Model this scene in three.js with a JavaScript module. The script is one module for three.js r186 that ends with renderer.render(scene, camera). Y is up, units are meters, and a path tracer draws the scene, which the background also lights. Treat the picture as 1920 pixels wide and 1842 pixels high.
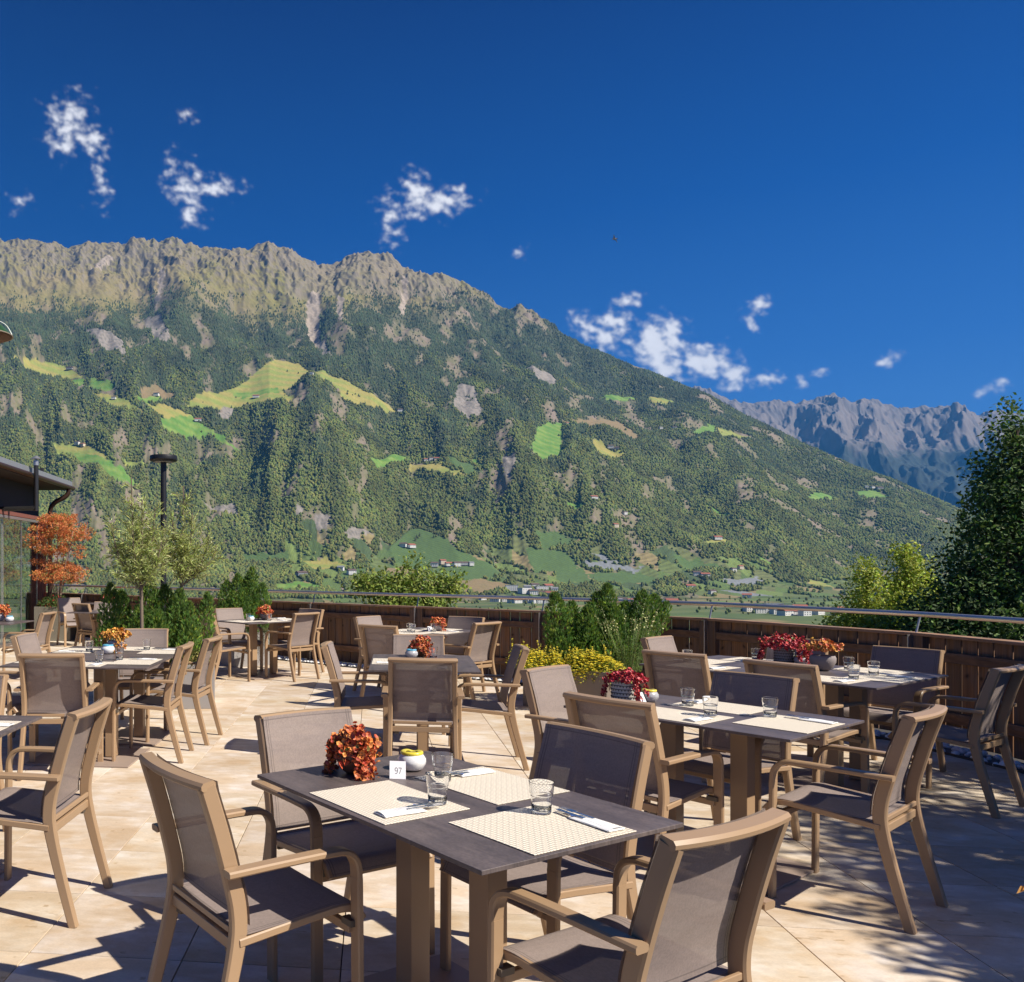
import * as THREE from 'three';
import { mergeGeometries, toCreasedNormals } from 'three/addons/utils/BufferGeometryUtils.js';
import { RoundedBoxGeometry } from 'three/addons/geometries/RoundedBoxGeometry.js';

// ---------------------------------------------------------------- camera, sky, sun, exposure
const scene = new THREE.Scene();
const EYE = 1.494;
const camera = new THREE.PerspectiveCamera(2 * Math.atan(921 / 1618) * 180 / Math.PI, 1920 / 1842, 0.1, 20000);
camera.position.set(0, EYE, 0);
camera.lookAt(0, EYE, -10);
camera.setViewOffset(1920, 1842, 455, -140, 1920, 1842);      // a shifted lens: level camera, verticals stay vertical
const renderer = new THREE.WebGLRenderer();
renderer.toneMapping = THREE.LinearToneMapping;
const EXPOSURE = 1.48;
renderer.toneMappingExposure = EXPOSURE;
renderer.shadowMap.enabled = true;
const SUN = new THREE.Vector3(0.612, 0.7, 0.36).normalize();   // to the sun: right of and behind the camera
const sun = new THREE.DirectionalLight(new THREE.Color(1, 0.935, 0.83), 5);
sun.name = 'sun';
sun.position.copy(SUN).multiplyScalar(60);
sun.castShadow = true;
sun.shadow.camera.left = sun.shadow.camera.bottom = -25; sun.shadow.camera.right = sun.shadow.camera.top = 25;
sun.shadow.camera.far = 200; sun.shadow.mapSize.set(2048, 2048);
scene.add(sun, sun.target);
scene.fog = new THREE.FogExp2(new THREE.Color(0.1, 0.43, 1.0), 4.1e-5);

// ---------------------------------------------------------------- random numbers, noise
function rng(seed) { let a = seed >>> 0; return () => { a = (a + 0x6D2B79F5) >>> 0; let t = a; t = Math.imul(t ^ (t >>> 15), t | 1); t ^= t + Math.imul(t ^ (t >>> 7), t | 61); return ((t ^ (t >>> 14)) >>> 0) / 4294967296; }; }
const lerp = (a, b, t) => a + (b - a) * t, clamp = (x, a = 0, b = 1) => Math.min(b, Math.max(a, x));
const smooth = (a, b, x) => { const t = clamp((x - a) / (b - a)); return t * t * (3 - 2 * t); };
function hash2(x, y) { let h = Math.imul(x | 0, 374761393) + Math.imul(y | 0, 668265263); h = Math.imul(h ^ (h >>> 13), 1274126177); return ((h ^ (h >>> 16)) >>> 0) / 4294967296; }
function vnoise(x, y, px = 0, py = 0) {                        // value noise -1..1, periodic when px, py are given
  const ix = Math.floor(x), iy = Math.floor(y), fx = x - ix, fy = y - iy, w = (i, p) => (p ? ((i % p) + p) % p : i);
  const u = fx * fx * fx * (fx * (fx * 6 - 15) + 10), v = fy * fy * fy * (fy * (fy * 6 - 15) + 10);
  const a = hash2(w(ix, px), w(iy, py)), b = hash2(w(ix + 1, px), w(iy, py)), c = hash2(w(ix, px), w(iy + 1, py)), d = hash2(w(ix + 1, px), w(iy + 1, py));
  return 2 * lerp(lerp(a, b, u), lerp(c, d, u), v) - 1;
}
function grad(ix, iy, x, y) { const a = hash2(ix, iy) * 6.2831853; return Math.cos(a) * x + Math.sin(a) * y; }
function gnoise(x, y) {                                        // gradient noise about -1..1
  const ix = Math.floor(x), iy = Math.floor(y), fx = x - ix, fy = y - iy;
  const u = fx * fx * fx * (fx * (fx * 6 - 15) + 10), v = fy * fy * fy * (fy * (fy * 6 - 15) + 10);
  return 1.5 * lerp(lerp(grad(ix, iy, fx, fy), grad(ix + 1, iy, fx - 1, fy), u), lerp(grad(ix, iy + 1, fx, fy - 1), grad(ix + 1, iy + 1, fx - 1, fy - 1), u), v);
}
function fbm(x, y, n = 4) { let s = 0, a = 0.5, t = 0; for (let i = 0; i < n; i++) { s += a * gnoise(x, y); t += a; a *= 0.5; x = x * 2.03 + 17.3; y = y * 2.03 - 9.1; } return s / t; }
function ridged(x, y, n = 3) { let s = 0, a = 0.5, t = 0; for (let i = 0; i < n; i++) { s += a * (1 - 2 * Math.abs(gnoise(x, y))); t += a; a *= 0.5; x = x * 2.1 + 5.7; y = y * 2.1 + 3.3; } return s / t; }
function pfbm(x, y, p, q, n = 4) { let s = 0, a = 0.5, t = 0; for (let i = 0; i < n; i++) { s += a * vnoise(x, y, p, q); t += a; a *= 0.55; x *= 2; y *= 2; p *= 2; q *= 2; } return s / t; }

// ---------------------------------------------------------------- sky: deep blue air with a few torn clouds
const CLOUDS = [   // azimuth and height as tangents from straight ahead, half sizes, turn, strength
  [-.232, .517, .020, .022, 0, 1], [-.232, .494, .019, .014, .2, 1], [-.207, .495, .013, .014, .8, .9], [-.196, .459, .006, .024, -.25, .75], [-.189, .43, .005, .012, 0, .7],
  [-.095, .522, .010, .005, 0, .7], [-.289, .42, .009, .008, .5, .6], [-.111, .468, .007, .011, -.3, .65], [-.099, .44, .017, .018, 0, .85], [-.09, .411, .011, .017, .3, .8], [-.067, .438, .028, .009, .1, .9],
  [.172, .431, .016, .02, .3, 1.1], [.196, .421, .028, .012, .1, 1.1], [.22, .434, .007, .008, .5, .8], [.143, .409, .012, .018, .2, .75], [.139, .384, .009, .012, 0, .7], [.2905, .361, .008, .004, .6, .8],
  [.364, .279, .009, .016, .5, 1.1], [.399, .282, .017, .011, .3, 1.1], [.414, .308, .014, .006, .2, .9], [.392, .266, .015, .015, .4, 1.1],
  [.451, .257, .027, .024, 0, 1.5], [.467, .276, .012, .009, .3, 1.2], [.461, .23, .018, .012, 0, 1.3], [.507, .236, .027, .015, -.15, 1.4], [.538, .22, .015, .014, .2, 1.3],
  [.578, .217, .015, .006, -.05, 1.1], [.618, .214, .006, .0045, 0, 1], [.64, .223, .007, .0045, .2, .9], [.569, .302, .014, .008, .6, .95], [.558, .282, .0045, .008, .2, .8], [.72, .239, .013, .006, .5, 1], [.8375, .2045, .016, .005, .35, .9],
];
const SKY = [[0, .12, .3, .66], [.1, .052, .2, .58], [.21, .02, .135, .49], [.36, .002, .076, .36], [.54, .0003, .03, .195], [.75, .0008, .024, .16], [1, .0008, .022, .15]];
function skyTexture() {
  const W = 4096, H = 2048, data = new Float32Array(W * H * 4), sh = new THREE.Vector2(SUN.x, SUN.z).normalize();
  for (let r = 0; r < H; r++) {
    const el = ((r + 0.5) / H - 0.5) * Math.PI, y = Math.sin(el), ce = Math.cos(el);
    const s = clamp(y); let k = 0; while (k < SKY.length - 2 && SKY[k + 1][0] < s) k++;
    const t = (s - SKY[k][0]) / (SKY[k + 1][0] - SKY[k][0]), base = [1, 2, 3].map((c) => lerp(SKY[k][c], SKY[k + 1][c], t));
    for (let c = 0; c < W; c++) {
      const az = ((c + 0.5) / W - 0.5) * 2 * Math.PI, x = Math.cos(az) * ce, z = Math.sin(az) * ce, o = (r * W + c) * 4;
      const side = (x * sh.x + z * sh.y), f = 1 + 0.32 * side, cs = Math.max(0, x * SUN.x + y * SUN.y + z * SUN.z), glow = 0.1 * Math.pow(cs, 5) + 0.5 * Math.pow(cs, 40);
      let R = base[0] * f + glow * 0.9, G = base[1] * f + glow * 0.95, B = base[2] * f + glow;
      if (z < -0.3 && y > 0.1) {
        const a = x / -z, b = y / -z;
        if (a > -0.33 && a < 0.9 && b > 0.17 && b < 0.56) {
          let m = -9; 
          const wx = a + 0.006 * fbm(a * 90, b * 90, 3), wy = b + 0.006 * fbm(a * 90 + 40, b * 90 + 7, 3);
          for (const q of CLOUDS) {
            const dx = wx - q[0], dy = wy - q[1]; if (Math.abs(dx) > 0.07 || Math.abs(dy) > 0.06) continue;
            const ca = Math.cos(q[4]), sa = Math.sin(q[4]), u = (dx * ca + dy * sa) / q[2], v = (-dx * sa + dy * ca) / q[3];
            m = Math.max(m, (1 - Math.sqrt(u * u + v * v) * 0.6) * q[5]);
          }
          if (m > -1) {
            const n = fbm(a * 70 + b * 25, b * 100, 6) * 1.25 - Math.abs(fbm(a * 130 + b * 60 + 9, b * 200, 5)) * 0.6, d = smooth(-0.1, 1.05, m * 1.05 + n * 0.9 - 0.04), al = Math.pow(d, 1.25) * 0.98;
            const lit = 0.66 + 0.3 * d + 0.08 * n;
            R = lerp(R, lit * 0.97, al); G = lerp(G, lit * 0.98, al); B = lerp(B, lit * 1.04, al);
          }
        }
      }
      if (y < 0) { R = 0.12; G = 0.12; B = 0.11; }
      data[o] = R / EXPOSURE; data[o + 1] = G / EXPOSURE; data[o + 2] = B / EXPOSURE; data[o + 3] = 1;
    }
  }
  const tex = new THREE.DataTexture(data, W, H, THREE.RGBAFormat, THREE.FloatType);
  tex.mapping = THREE.EquirectangularReflectionMapping; tex.magFilter = THREE.LinearFilter; tex.needsUpdate = true;
  return tex;
}
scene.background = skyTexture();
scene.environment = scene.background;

// ---------------------------------------------------------------- helpers
const V = (x, y, z) => new THREE.Vector3(x, y, z);
const lin = (r, g, b) => new THREE.Color().setRGB(r, g, b);
const used = new Map();
function numbered(name) { const n = used.get(name) ?? 0; used.set(name, n + 1); return n ? name + '_' + String(n).padStart(3, '0') : name; }
function mesh(name, geometry, material, parent) {
  const m = new THREE.Mesh(geometry, material); m.name = parent ? name : numbered(name); m.castShadow = m.receiveShadow = true; (parent ?? scene).add(m); return m;
}
function tag(o, label, category, group) { o.userData.label = label; o.userData.category = category; if (group) o.userData.group = group; return o; }
function kind(o, k, label) { o.userData.kind = k; if (label) o.userData.label = label; return o; }
function thing(name, label, category, x = 0, y = 0, z = 0, turn = 0, group) {
  const o = new THREE.Group(); o.name = numbered(name); o.position.set(x, y, z); o.rotation.y = turn; scene.add(o); return tag(o, label, category, group);
}
function copy(src, name, label, x, y, z, turn = 0, group) {
  const o = src.clone(); o.name = numbered(name); o.userData = { ...src.userData, label }; if (group) o.userData.group = group;
  o.position.set(x, y, z); o.rotation.y = turn; scene.add(o); return o;
}
const plain = (g) => { const q = g.index ? g.toNonIndexed() : g; for (const k of Object.keys(q.attributes)) if (!['position', 'normal', 'uv', 'color'].includes(k)) q.deleteAttribute(k); return q; };
const merge = (list) => mergeGeometries(list.map(plain), false);
function at(g, x = 0, y = 0, z = 0, ry = 0, rx = 0, rz = 0) { if (rz) g.rotateZ(rz); if (rx) g.rotateX(rx); if (ry) g.rotateY(ry); g.translate(x, y, z); return g; }
const box = (w, h, d, x = 0, y = 0, z = 0, ry = 0) => at(new THREE.BoxGeometry(w, h, d), x, y, z, ry);
const rbox = (w, h, d, r, x = 0, y = 0, z = 0, ry = 0) => at(plain(new RoundedBoxGeometry(w, h, d, 1, r)), x, y, z, ry);
function sweep(pts, w, t, side, ch = 0.004, taper) {           // a chamfered flat bar along a path; w along side, t across it
  const n = pts.length, pos = [], uv = [], idx = [], S = side.clone().normalize(); let len = 0;
  for (let i = 0; i < n; i++) {
    const T = pts[Math.min(i + 1, n - 1)].clone().sub(pts[Math.max(i - 1, 0)]).normalize(), N = new THREE.Vector3().crossVectors(T, S).normalize(), S2 = new THREE.Vector3().crossVectors(N, T).normalize();
    const k = taper ? taper(i / (n - 1)) : 1, a = w / 2, b = t * k / 2, c = Math.min(ch, a * .9, b * .9); if (i) len += pts[i].distanceTo(pts[i - 1]);
    for (const [p, q] of [[a - c, -b], [a, -b + c], [a, b - c], [a - c, b], [-a + c, b], [-a, b - c], [-a, -b + c], [-a + c, -b]]) {
      const P = pts[i].clone().addScaledVector(S2, p).addScaledVector(N, q); pos.push(P.x, P.y, P.z); uv.push(len * 3, (p + q) * 3);
    }
  }
  for (let i = 0; i < n - 1; i++) for (let j = 0; j < 8; j++) { const a = i * 8 + j, b = i * 8 + (j + 1) % 8, c = a + 8, d = b + 8; idx.push(a, b, c, b, d, c); }
  for (let j = 1; j < 7; j++) { idx.push(0, j + 1, j); const o = (n - 1) * 8; idx.push(o, o + j, o + j + 1); }
  let g = new THREE.BufferGeometry(); g.setAttribute('position', new THREE.Float32BufferAttribute(pos, 3)); g.setAttribute('uv', new THREE.Float32BufferAttribute(uv, 2)); g.setIndex(idx);
  return toCreasedNormals(g, 0.6);
}
function tube(pts, r, seg = 12, rad = 8, closed = false) { return plain(new THREE.TubeGeometry(new THREE.CatmullRomCurve3(pts, closed, 'centripetal'), seg, r, rad, closed)); }
const curve = (pts, n) => new THREE.CatmullRomCurve3(pts, false, 'centripetal').getPoints(n);
function sheet(nu, nv, f) {                                    // a surface from f(u, v) -> Vector3
  const pos = [], uv = [], idx = [];
  for (let j = 0; j <= nv; j++) for (let i = 0; i <= nu; i++) { const p = f(i / nu, j / nv); pos.push(p.x, p.y, p.z); uv.push(i / nu, j / nv); }
  for (let j = 0; j < nv; j++) for (let i = 0; i < nu; i++) { const a = j * (nu + 1) + i, b = a + 1, c = a + nu + 1, d = c + 1; idx.push(a, b, c, b, d, c); }
  const g = new THREE.BufferGeometry(); g.setAttribute('position', new THREE.Float32BufferAttribute(pos, 3)); g.setAttribute('uv', new THREE.Float32BufferAttribute(uv, 2)); g.setIndex(idx); g.computeVertexNormals(); return g;
}
const lathe = (pts, seg = 28) => new THREE.LatheGeometry(pts.map(([r, y]) => new THREE.Vector2(r, y)), seg);
function dataTex(w, h, f, srgb = true) {                       // f(u, v) -> [r, g, b] as 0..1 sRGB (or plain values)
  const d = new Uint8Array(w * h * 4);
  for (let j = 0; j < h; j++) for (let i = 0; i < w; i++) { const c = f(i / w, j / h), o = (j * w + i) * 4; d[o] = clamp(c[0]) * 255; d[o + 1] = clamp(c[1]) * 255; d[o + 2] = clamp(c[2]) * 255; d[o + 3] = 255; }
  const t = new THREE.DataTexture(d, w, h); t.wrapS = t.wrapT = THREE.RepeatWrapping; t.magFilter = THREE.LinearFilter; t.minFilter = THREE.LinearMipmapLinearFilter; t.generateMipmaps = true;
  if (srgb) t.colorSpace = THREE.SRGBColorSpace; t.needsUpdate = true; return t;
}
const std = (c, roughness = .7, more = {}) => new THREE.MeshStandardMaterial({ color: c, roughness, ...more });
const phy = (c, roughness = .5, more = {}) => new THREE.MeshPhysicalMaterial({ color: c, roughness, ...more });
function inside(x, y, poly) { let r = false; for (let i = 0, j = poly.length - 1; i < poly.length; j = i++) { const [a, b] = poly[i], [c, d] = poly[j]; if ((b > y) !== (d > y) && x < (c - a) * (y - b) / (d - b) + a) r = !r; } return r; }
// what lies on the face: outlines in face coordinates (metres along the ridge, thousandths from the foot to the ridge)
const LAND = {
  y: [
    [[2625,446],[2758,499],[2896,511],[2978,499],[3088,463],[2928,475],[2758,465]],
    [[3130,425],[3212,415],[3332,399],[3410,370],[3309,377],[3245,389]],
    [[3341,399],[3474,356],[3433,365],[3332,394]],
    [[3456,389],[3589,403],[3653,394],[3782,401],[3717,387],[3589,368]],
    [[3713,415],[3782,442],[4002,475],[4098,508],[4163,535],[4255,568],[4379,563],[4443,532],[4659,508],[4810,489],[4966,484],[4874,470],[4626,451],[4613,482],[4383,482],[4287,453],[4351,437],[4365,413],[4319,408],[4098,437],[3878,415]],
    [[2882,315],[3029,313],[3157,294],[3240,277],[3226,270],[3061,289],[2928,286]],
    [[3327,286],[3442,284],[3465,277],[3341,270]],
    [[5012,353],[5173,348],[5338,315],[5205,325],[5026,341]],
    [[5999,470],[6091,470],[6146,461],[6141,453],[6008,408]],
    [[6256,866],[6366,888],[6399,878],[6293,840]],
    [[6463,200],[6559,234],[6646,243],[6582,210],[6477,196]],
    [[4397,119],[4535,122],[4659,105],[4659,95],[4475,98]],
    [[6573,788],[6633,802],[6724,807],[6702,792],[6582,659]],
    [[6959,134],[7023,131],[7064,93],[6991,91]],
  ],
  g: [
    [[3010,465],[3088,461],[3079,449],[3029,449]],
    [[3130,453],[3245,439],[3277,425],[3226,420],[3111,439]],
    [[3410,396],[3557,415],[3571,406],[3424,384]],
    [[3557,365],[3750,396],[3814,382],[4053,351],[4002,351],[3846,370],[3571,339]],
    [[4002,468],[4255,463],[4273,451],[4002,456]],
    [[2992,298],[3130,286],[3263,265],[3442,251],[3295,234],[3162,255],[3029,279]],
    [[4750,303],[4934,370],[5072,375],[4994,356],[4810,313]],
    [[5338,365],[5393,365],[5444,322],[5407,337]],
    [[5714,487],[5770,520],[5838,537],[5838,389],[5692,353],[5669,379]],
    [[6036,809],[6114,835],[6219,876],[6192,840],[6063,790]],
    [[6458,704],[6536,780],[6573,788],[6559,654]],
    [[6913,551],[6991,678],[7087,747],[7055,680]],
    [[7128,788],[7225,814],[7285,780],[7202,723]],
    [[5852,253],[5944,243],[5958,227],[5894,243]],
    [[6477,411],[6559,377],[6628,346],[6559,360]],
    [[4241,53],[4383,64],[4535,55],[4507,43],[4255,38]],
    [[6702,203],[6789,191],[6835,169],[6766,181]],
  ],
  t: [
    [[3433,418],[3525,444],[3653,420],[3635,415],[3442,401]],
    [[5838,547],[5985,618],[6114,663],[6219,594],[6192,527],[6036,542],[5894,530]],
    [[5053,69],[5407,81],[5618,57],[5407,29],[5205,45]],
    [[4874,117],[4994,126],[5086,122],[4934,76]],
    [[5866,198],[5921,189],[5999,172],[5907,181]],
  ],
  v: [
    [[4920,169],[5026,220],[5173,193],[5306,150],[5453,134],[5265,124],[4994,129],[4888,146]],
    [[5113,117],[5467,136],[5535,100],[5320,72],[5145,81]],
    [[4053,134],[4319,134],[4319,122],[4066,119]],
    [[5705,200],[5797,208],[5921,189],[5852,181],[5742,169]],
    [[5205,353],[5352,353],[5425,308],[5320,322]],
    [[6366,158],[6486,162],[6605,136],[6463,134],[6389,148]],
    [[5646,172],[5852,165],[5930,131],[5692,117]],
    [[5958,119],[6219,122],[6339,86],[6013,74]],
    [[4626,86],[4783,103],[4750,79],[4626,67]],
    [[5797,124],[5944,131],[5985,86],[5825,76]],
  ],
  n: [
    [[5944,146],[6036,143],[6242,126],[6219,124],[5985,129]],
    [[5985,158],[6050,155],[6128,141],[6063,141]],
    [[6587,105],[6743,131],[6789,112],[6688,76],[6628,84]],
    [[6582,55],[6702,45],[6821,14],[6720,17]],
  ],
  r: [
    [[4475,678],[4539,621],[4571,568],[4521,582]],
    [[5292,573],[5379,558],[5421,482],[5338,458],[5265,489]],
    [[4360,191],[4411,191],[4406,177],[4369,179]],
    [[4480,186],[4576,179],[4544,155],[4475,167]],
    [[5664,718],[5770,735],[5825,706],[5719,642]],
    [[3093,592],[3327,539],[3359,480],[3194,513]],
    [[3942,432],[4002,425],[3975,399],[3910,401]],
    [[4626,150],[4718,172],[4810,172],[4691,148]],
    [[3456,692],[3557,671],[3621,549],[3525,549]],
    [[3814,232],[4002,246],[4034,217],[3878,229]],
    [[5522,358],[5609,327],[5577,267],[5535,284]],
  ],
  s: [
    [[4971,881],[5012,871],[5012,838],[4985,757],[4962,747],[4980,838]],
    [[4429,811],[4502,828],[4507,742],[4507,597],[4447,666],[4429,749]],
    [[4603,788],[4645,759],[4636,647],[4608,661]],
    [[3245,933],[3268,926],[3157,862],[3130,893]],
    [[3557,876],[3589,840],[3557,726],[3525,685]],
  ],
};
const FARMS = [
  [3534,415],[3786,387],[3047,310],[3079,305],[4131,449],[3272,401],[2997,492],[4457,449],
  [4966,482],[5118,360],[5145,360],[5173,356],[5866,530],[6077,468],[6100,468],[6316,683],
  [6380,695],[5995,248],[6146,253],[6100,203],[6573,234],[7216,816],[7243,814],[7193,816],
  [4985,169],[5030,169],[5159,126],[5205,129],[5242,124],[5283,122],[5320,124],[5361,124],
  [6481,110],[6518,103],[6642,131],[6674,143],[6449,57],[6550,29],[4397,79],[4626,91],
  [4686,81],[6702,0],[5659,43],[5696,50],[5733,38],[5765,50],[5797,36],[5692,26],
  [5751,24],[5783,19],[5646,31],[5577,41],
];
// ---------------------------------------------------------------- the mountain: a ridge line, a foot line, and the eroded face between them
const RIDGE = [
  [-4171, 2047, -5600], [-2867, 2084, -5425], [-2052, 2001, -5310], [-1639, 1959, -5250], [-1437, 1936, -5223], [-1204, 1911, -5192], [-973, 1938, -5160], [-772, 1908, -5133], [-681, 1913, -5120],
  [-537, 1918, -5100], [-425, 1885, -5086], [-235, 1841, -5061], [-110, 1820, -5045], [-1, 1830, -5030], [108, 1778, -5016], [262, 1731, -4995], [369, 1735, -4981], [445, 1756, -4971],
  [581, 1768, -4952], [727, 1666, -4905], [855, 1627, -4860], [1023, 1548, -4800], [1159, 1473, -4750], [1279, 1401, -4705], [1422, 1344, -4650], [1574, 1225, -4590], [1685, 1142, -4545],
  [1911, 1022, -4450], [2202, 859, -4320], [2350, 740, -4250], [2554, 595, -4155], [2747, 469, -4060], [2927, 372, -3964], [3128, 230, -3850], [3401, 122, -3809], [4104, 50, -3700],
];
const FOOT = [
  [-1266, -1700], [-912, -1725], [-673, -1741], [-546, -1750], [-482, -1753], [-407, -1756], [-332, -1760], [-265, -1763], [-235, -1764], [-186, -1767], [-148, -1768], [-82, -1772], [-39, -1774],
  [0, -1775], [38, -1777], [93, -1780], [132, -1788], [161, -1795], [212, -1808], [270, -1824], [323, -1837], [395, -1855], [456, -1870], [512, -1884], [581, -1900], [659, -1922], [719, -1939],
  [848, -1975], [1032, -2024], [1134, -2050], [1291, -2100], [1455, -2150], [1624, -2200], [1836, -2260], [2065, -2312], [2662, -2400],
];
const FLOOR_Y = -75;
const RLEN = [0]; for (let i = 1; i < RIDGE.length; i++) RLEN.push(RLEN[i - 1] + Math.hypot(RIDGE[i][0] - RIDGE[i - 1][0], RIDGE[i][2] - RIDGE[i - 1][2]));
// gullies cut into the face (s along the ridge in metres, v from foot 0 to ridge 1)
const GULLIES = [
  [[4180, .86], [4230, .72], [4480, .6], [4780, .46], [5080, .36], [5350, .26], [5600, .15]], [[3650, .55], [3830, .42], [4050, .3], [4250, .17], [4350, .08]],
  [[5400, .8], [5480, .62], [5420, .48], [5400, .36]], [[3350, .87], [3400, .7], [3600, .6], [3560, .48], [3700, .36]], [[6150, .85], [6250, .66], [6380, .5], [6500, .3]],
  [[2750, .8], [2900, .62], [3050, .48], [3300, .36], [3500, .2]], [[4550, .93], [4480, .8], [4420, .66]], [[3900, .95], [3920, .84], [4060, .72], [4160, .66]], [[5000, .2], [5060, .1]], [[7000, .8], [7080, .5], [7200, .25]],
];
function segDist(px, py, list) {
  let best = 1e9;
  for (let i = 0; i < list.length - 1; i++) {
    const [ax, ay] = list[i], [bx, by] = list[i + 1], X = bx - ax, Y = (by - ay) * 3300, t = clamp(((px - ax) * X + (py - ay) * 3300 * Y) / (X * X + Y * Y));
    best = Math.min(best, Math.hypot(px - ax - X * t, (py - ay) * 3300 - Y * t));
  }
  return best;
}
const FLAT = (() => {                                         // 1 under the meadows, fading out round them
  const W = 900, H = 250, S0 = 500, S1 = 9500, m = new Float32Array(W * H), t = new Float32Array(W * H);
  for (const k of ['y', 'g', 't', 'v', 'n']) for (const poly of LAND[k]) { const X = poly.map((p) => (p[0] - S0) / (S1 - S0) * W), Y = poly.map((p) => p[1] / 1000 * H); for (let j = Math.max(0, Math.floor(Math.min(...Y)) - 1); j <= Math.min(H - 1, Math.max(...Y) + 1); j++) for (let i = Math.max(0, Math.floor(Math.min(...X)) - 1); i <= Math.min(W - 1, Math.max(...X) + 1); i++) if (inside(S0 + (i + .5) / W * (S1 - S0), (j + .5) / H * 1000, poly)) m[j * W + i] = 1; }
  const blur = (a, b, dx, dy, r) => { for (let j = 0; j < H; j++) for (let i = 0; i < W; i++) { let q = 0; for (let k = -r; k <= r; k++) q += a[clamp(j + dy * k, 0, H - 1) * W + clamp(i + dx * k, 0, W - 1)]; b[j * W + i] = q / (2 * r + 1); } };
  for (let n = 0; n < 2; n++) { blur(m, t, 1, 0, 4); blur(t, m, 0, 1, 3); }
  return (s, v) => { const x = clamp((s - S0) / (S1 - S0) * W - .5, 0, W - 1.001), y = clamp(v * H - .5, 0, H - 1.001), i = Math.floor(x), j = Math.floor(y), u = x - i, w = y - j, o = j * W + i; return smooth(.05, .6, lerp(lerp(m[o], m[o + 1], u), lerp(m[o + W] ?? m[o], m[o + W + 1] ?? m[o], u), w)); };
})();
function faceAt(s, v) {                                        // a point of the face; also what its material needs
  let i = 0; while (i < RLEN.length - 2 && RLEN[i + 1] < s) i++;
  const t = (s - RLEN[i]) / (RLEN[i + 1] - RLEN[i]), R = [0, 1, 2].map((k) => lerp(RIDGE[i][k], RIDGE[i + 1][k], t)), F = [0, 1].map((k) => lerp(FOOT[i][k], FOOT[i + 1][k], t));
  const d = v * 3200, wob = 260 * fbm(s / 1500, d / 1500, 2);
  let h;
  if (v <= 1) {
    const p = v < .12 ? .05 * (v / .12) ** 1.3 : .05 + .95 * ((v - .12) / .88) ** 1.02;
    h = lerp(FLOOR_Y, R[1], p);
    const fl = 1 - .85 * FLAT(s, v), amp = smooth(.05, .3, v) * (1 - .8 * smooth(.86, 1, v)) * clamp((R[1] + 200) / 1500, .25, 1);
    h += amp * (88 * ridged((s + wob) / 900, d / 2600 + .3, 1) * (.5 + .5 * fl) + fl * (44 * ridged((s + wob) / 330 + 9, d / 1000, 3) + 18 * fbm(s / 120, d / 170, 3))) - amp * 40;
    let g = 0; for (let k = 0; k < GULLIES.length; k++) { const w = segDist(s + 60 * gnoise(s / 200, d / 200), v, GULLIES[k]); if (w < 520) g = Math.max(g, Math.exp(-((w / 210) ** 2)) * (k === 1 ? .3 : 1)); }
    h -= 66 * g * (.3 + .7 * fl) * smooth(.05, .2, v) * (1 - .6 * smooth(.85, 1, v));
    const crag = smooth(.72, .88, v) * (1 - smooth(.985, 1, v) * .25);
    h += crag * (34 * ridged(s / 105, d / 300, 3) + 17 * ridged(s / 40 + 4, d / 75, 3) + 36 * ridged(s / 300 + 21, d / 900, 2) + 30 * (ridged(s / 260 + 2, .7, 1) - .1) * smooth(.9, 1, v)) * clamp((R[1] - 900) / 500);
    h += fl * 3.5 * fbm(s / 30, d / 30, 2) * smooth(.02, .1, v);
    return { x: lerp(F[0], R[0], v), y: h, z: lerp(F[1], R[2], v), g };
  }
  const b = v - 1;
  h = R[1] - b * 2600 + 20 * ridged(s / 95, d / 320, 3) * clamp((R[1] - 900) / 500);
  return { x: lerp(F[0], R[0], v), y: h, z: lerp(F[1], R[2], v), g: 0 };
}
const PATCH = [];
for (const k of ['t', 'y', 'g', 'v', 'n', 'r', 's']) for (const poly of LAND[k]) { const X = poly.map((p) => p[0]), Y = poly.map((p) => p[1]); PATCH.push({ k, poly, lo: [Math.min(...X), Math.min(...Y)], hi: [Math.max(...X), Math.max(...Y)] }); }
function patchAt(s, v) {
  const X = s + 20 * fbm(s / 45, v * 75, 3), Y = v * 1000 + 8 * fbm(s / 55 + 7, v * 65, 3); let r = null;
  for (const p of PATCH) if (X >= p.lo[0] && X <= p.hi[0] && Y >= p.lo[1] && Y <= p.hi[1] && inside(X, Y, p.poly)) r = p.k;
  return r;
}
const treeline = (s) => 1215 + 190 * fbm(s / 380, 3.3, 3) + 60 * ridged(s / 140, 1.7, 2) + (s > 4700 ? (s - 4700) * .2 : 0);
const bareness = (s, v) => fbm(s / 130 + 31, v * 3200 / 210, 4) + .25 * fbm(s / 600, v * 5 + 2, 2);      // patches of stone and dry grass in the woods
function cell(x, y, w, h) { const r = Math.floor(y / h), o = hash2(r, 11) * w, c = Math.floor((x + o) / w); return [hash2(c, r * 7 + 3), ((x + o) / w) - c, y / h - r]; }
const fieldsAt = (s, v) => s > 4300 && v < .17 - .05 * gnoise(s / 300, 8) && fbm(s / 260 + 5, v * 14, 3) > -.12;     // orchards and vineyards on the apron
const C = { forest: [.058, .07, .03], low: [.09, .105, .034], grass: [.19, .172, .042], tan: [.23, .18, .082], rock: [.215, .178, .128], dark: [.095, .08, .055] };
const mixc = (a, b, t) => [lerp(a[0], b[0], t), lerp(a[1], b[1], t), lerp(a[2], b[2], t)];
const FIELD = [[.075, .115, .03], [.1, .15, .036], [.06, .09, .03], [.14, .19, .045], [.22, .175, .075], [.085, .12, .03], [.11, .14, .04], [.12, .135, .045]];
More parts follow.
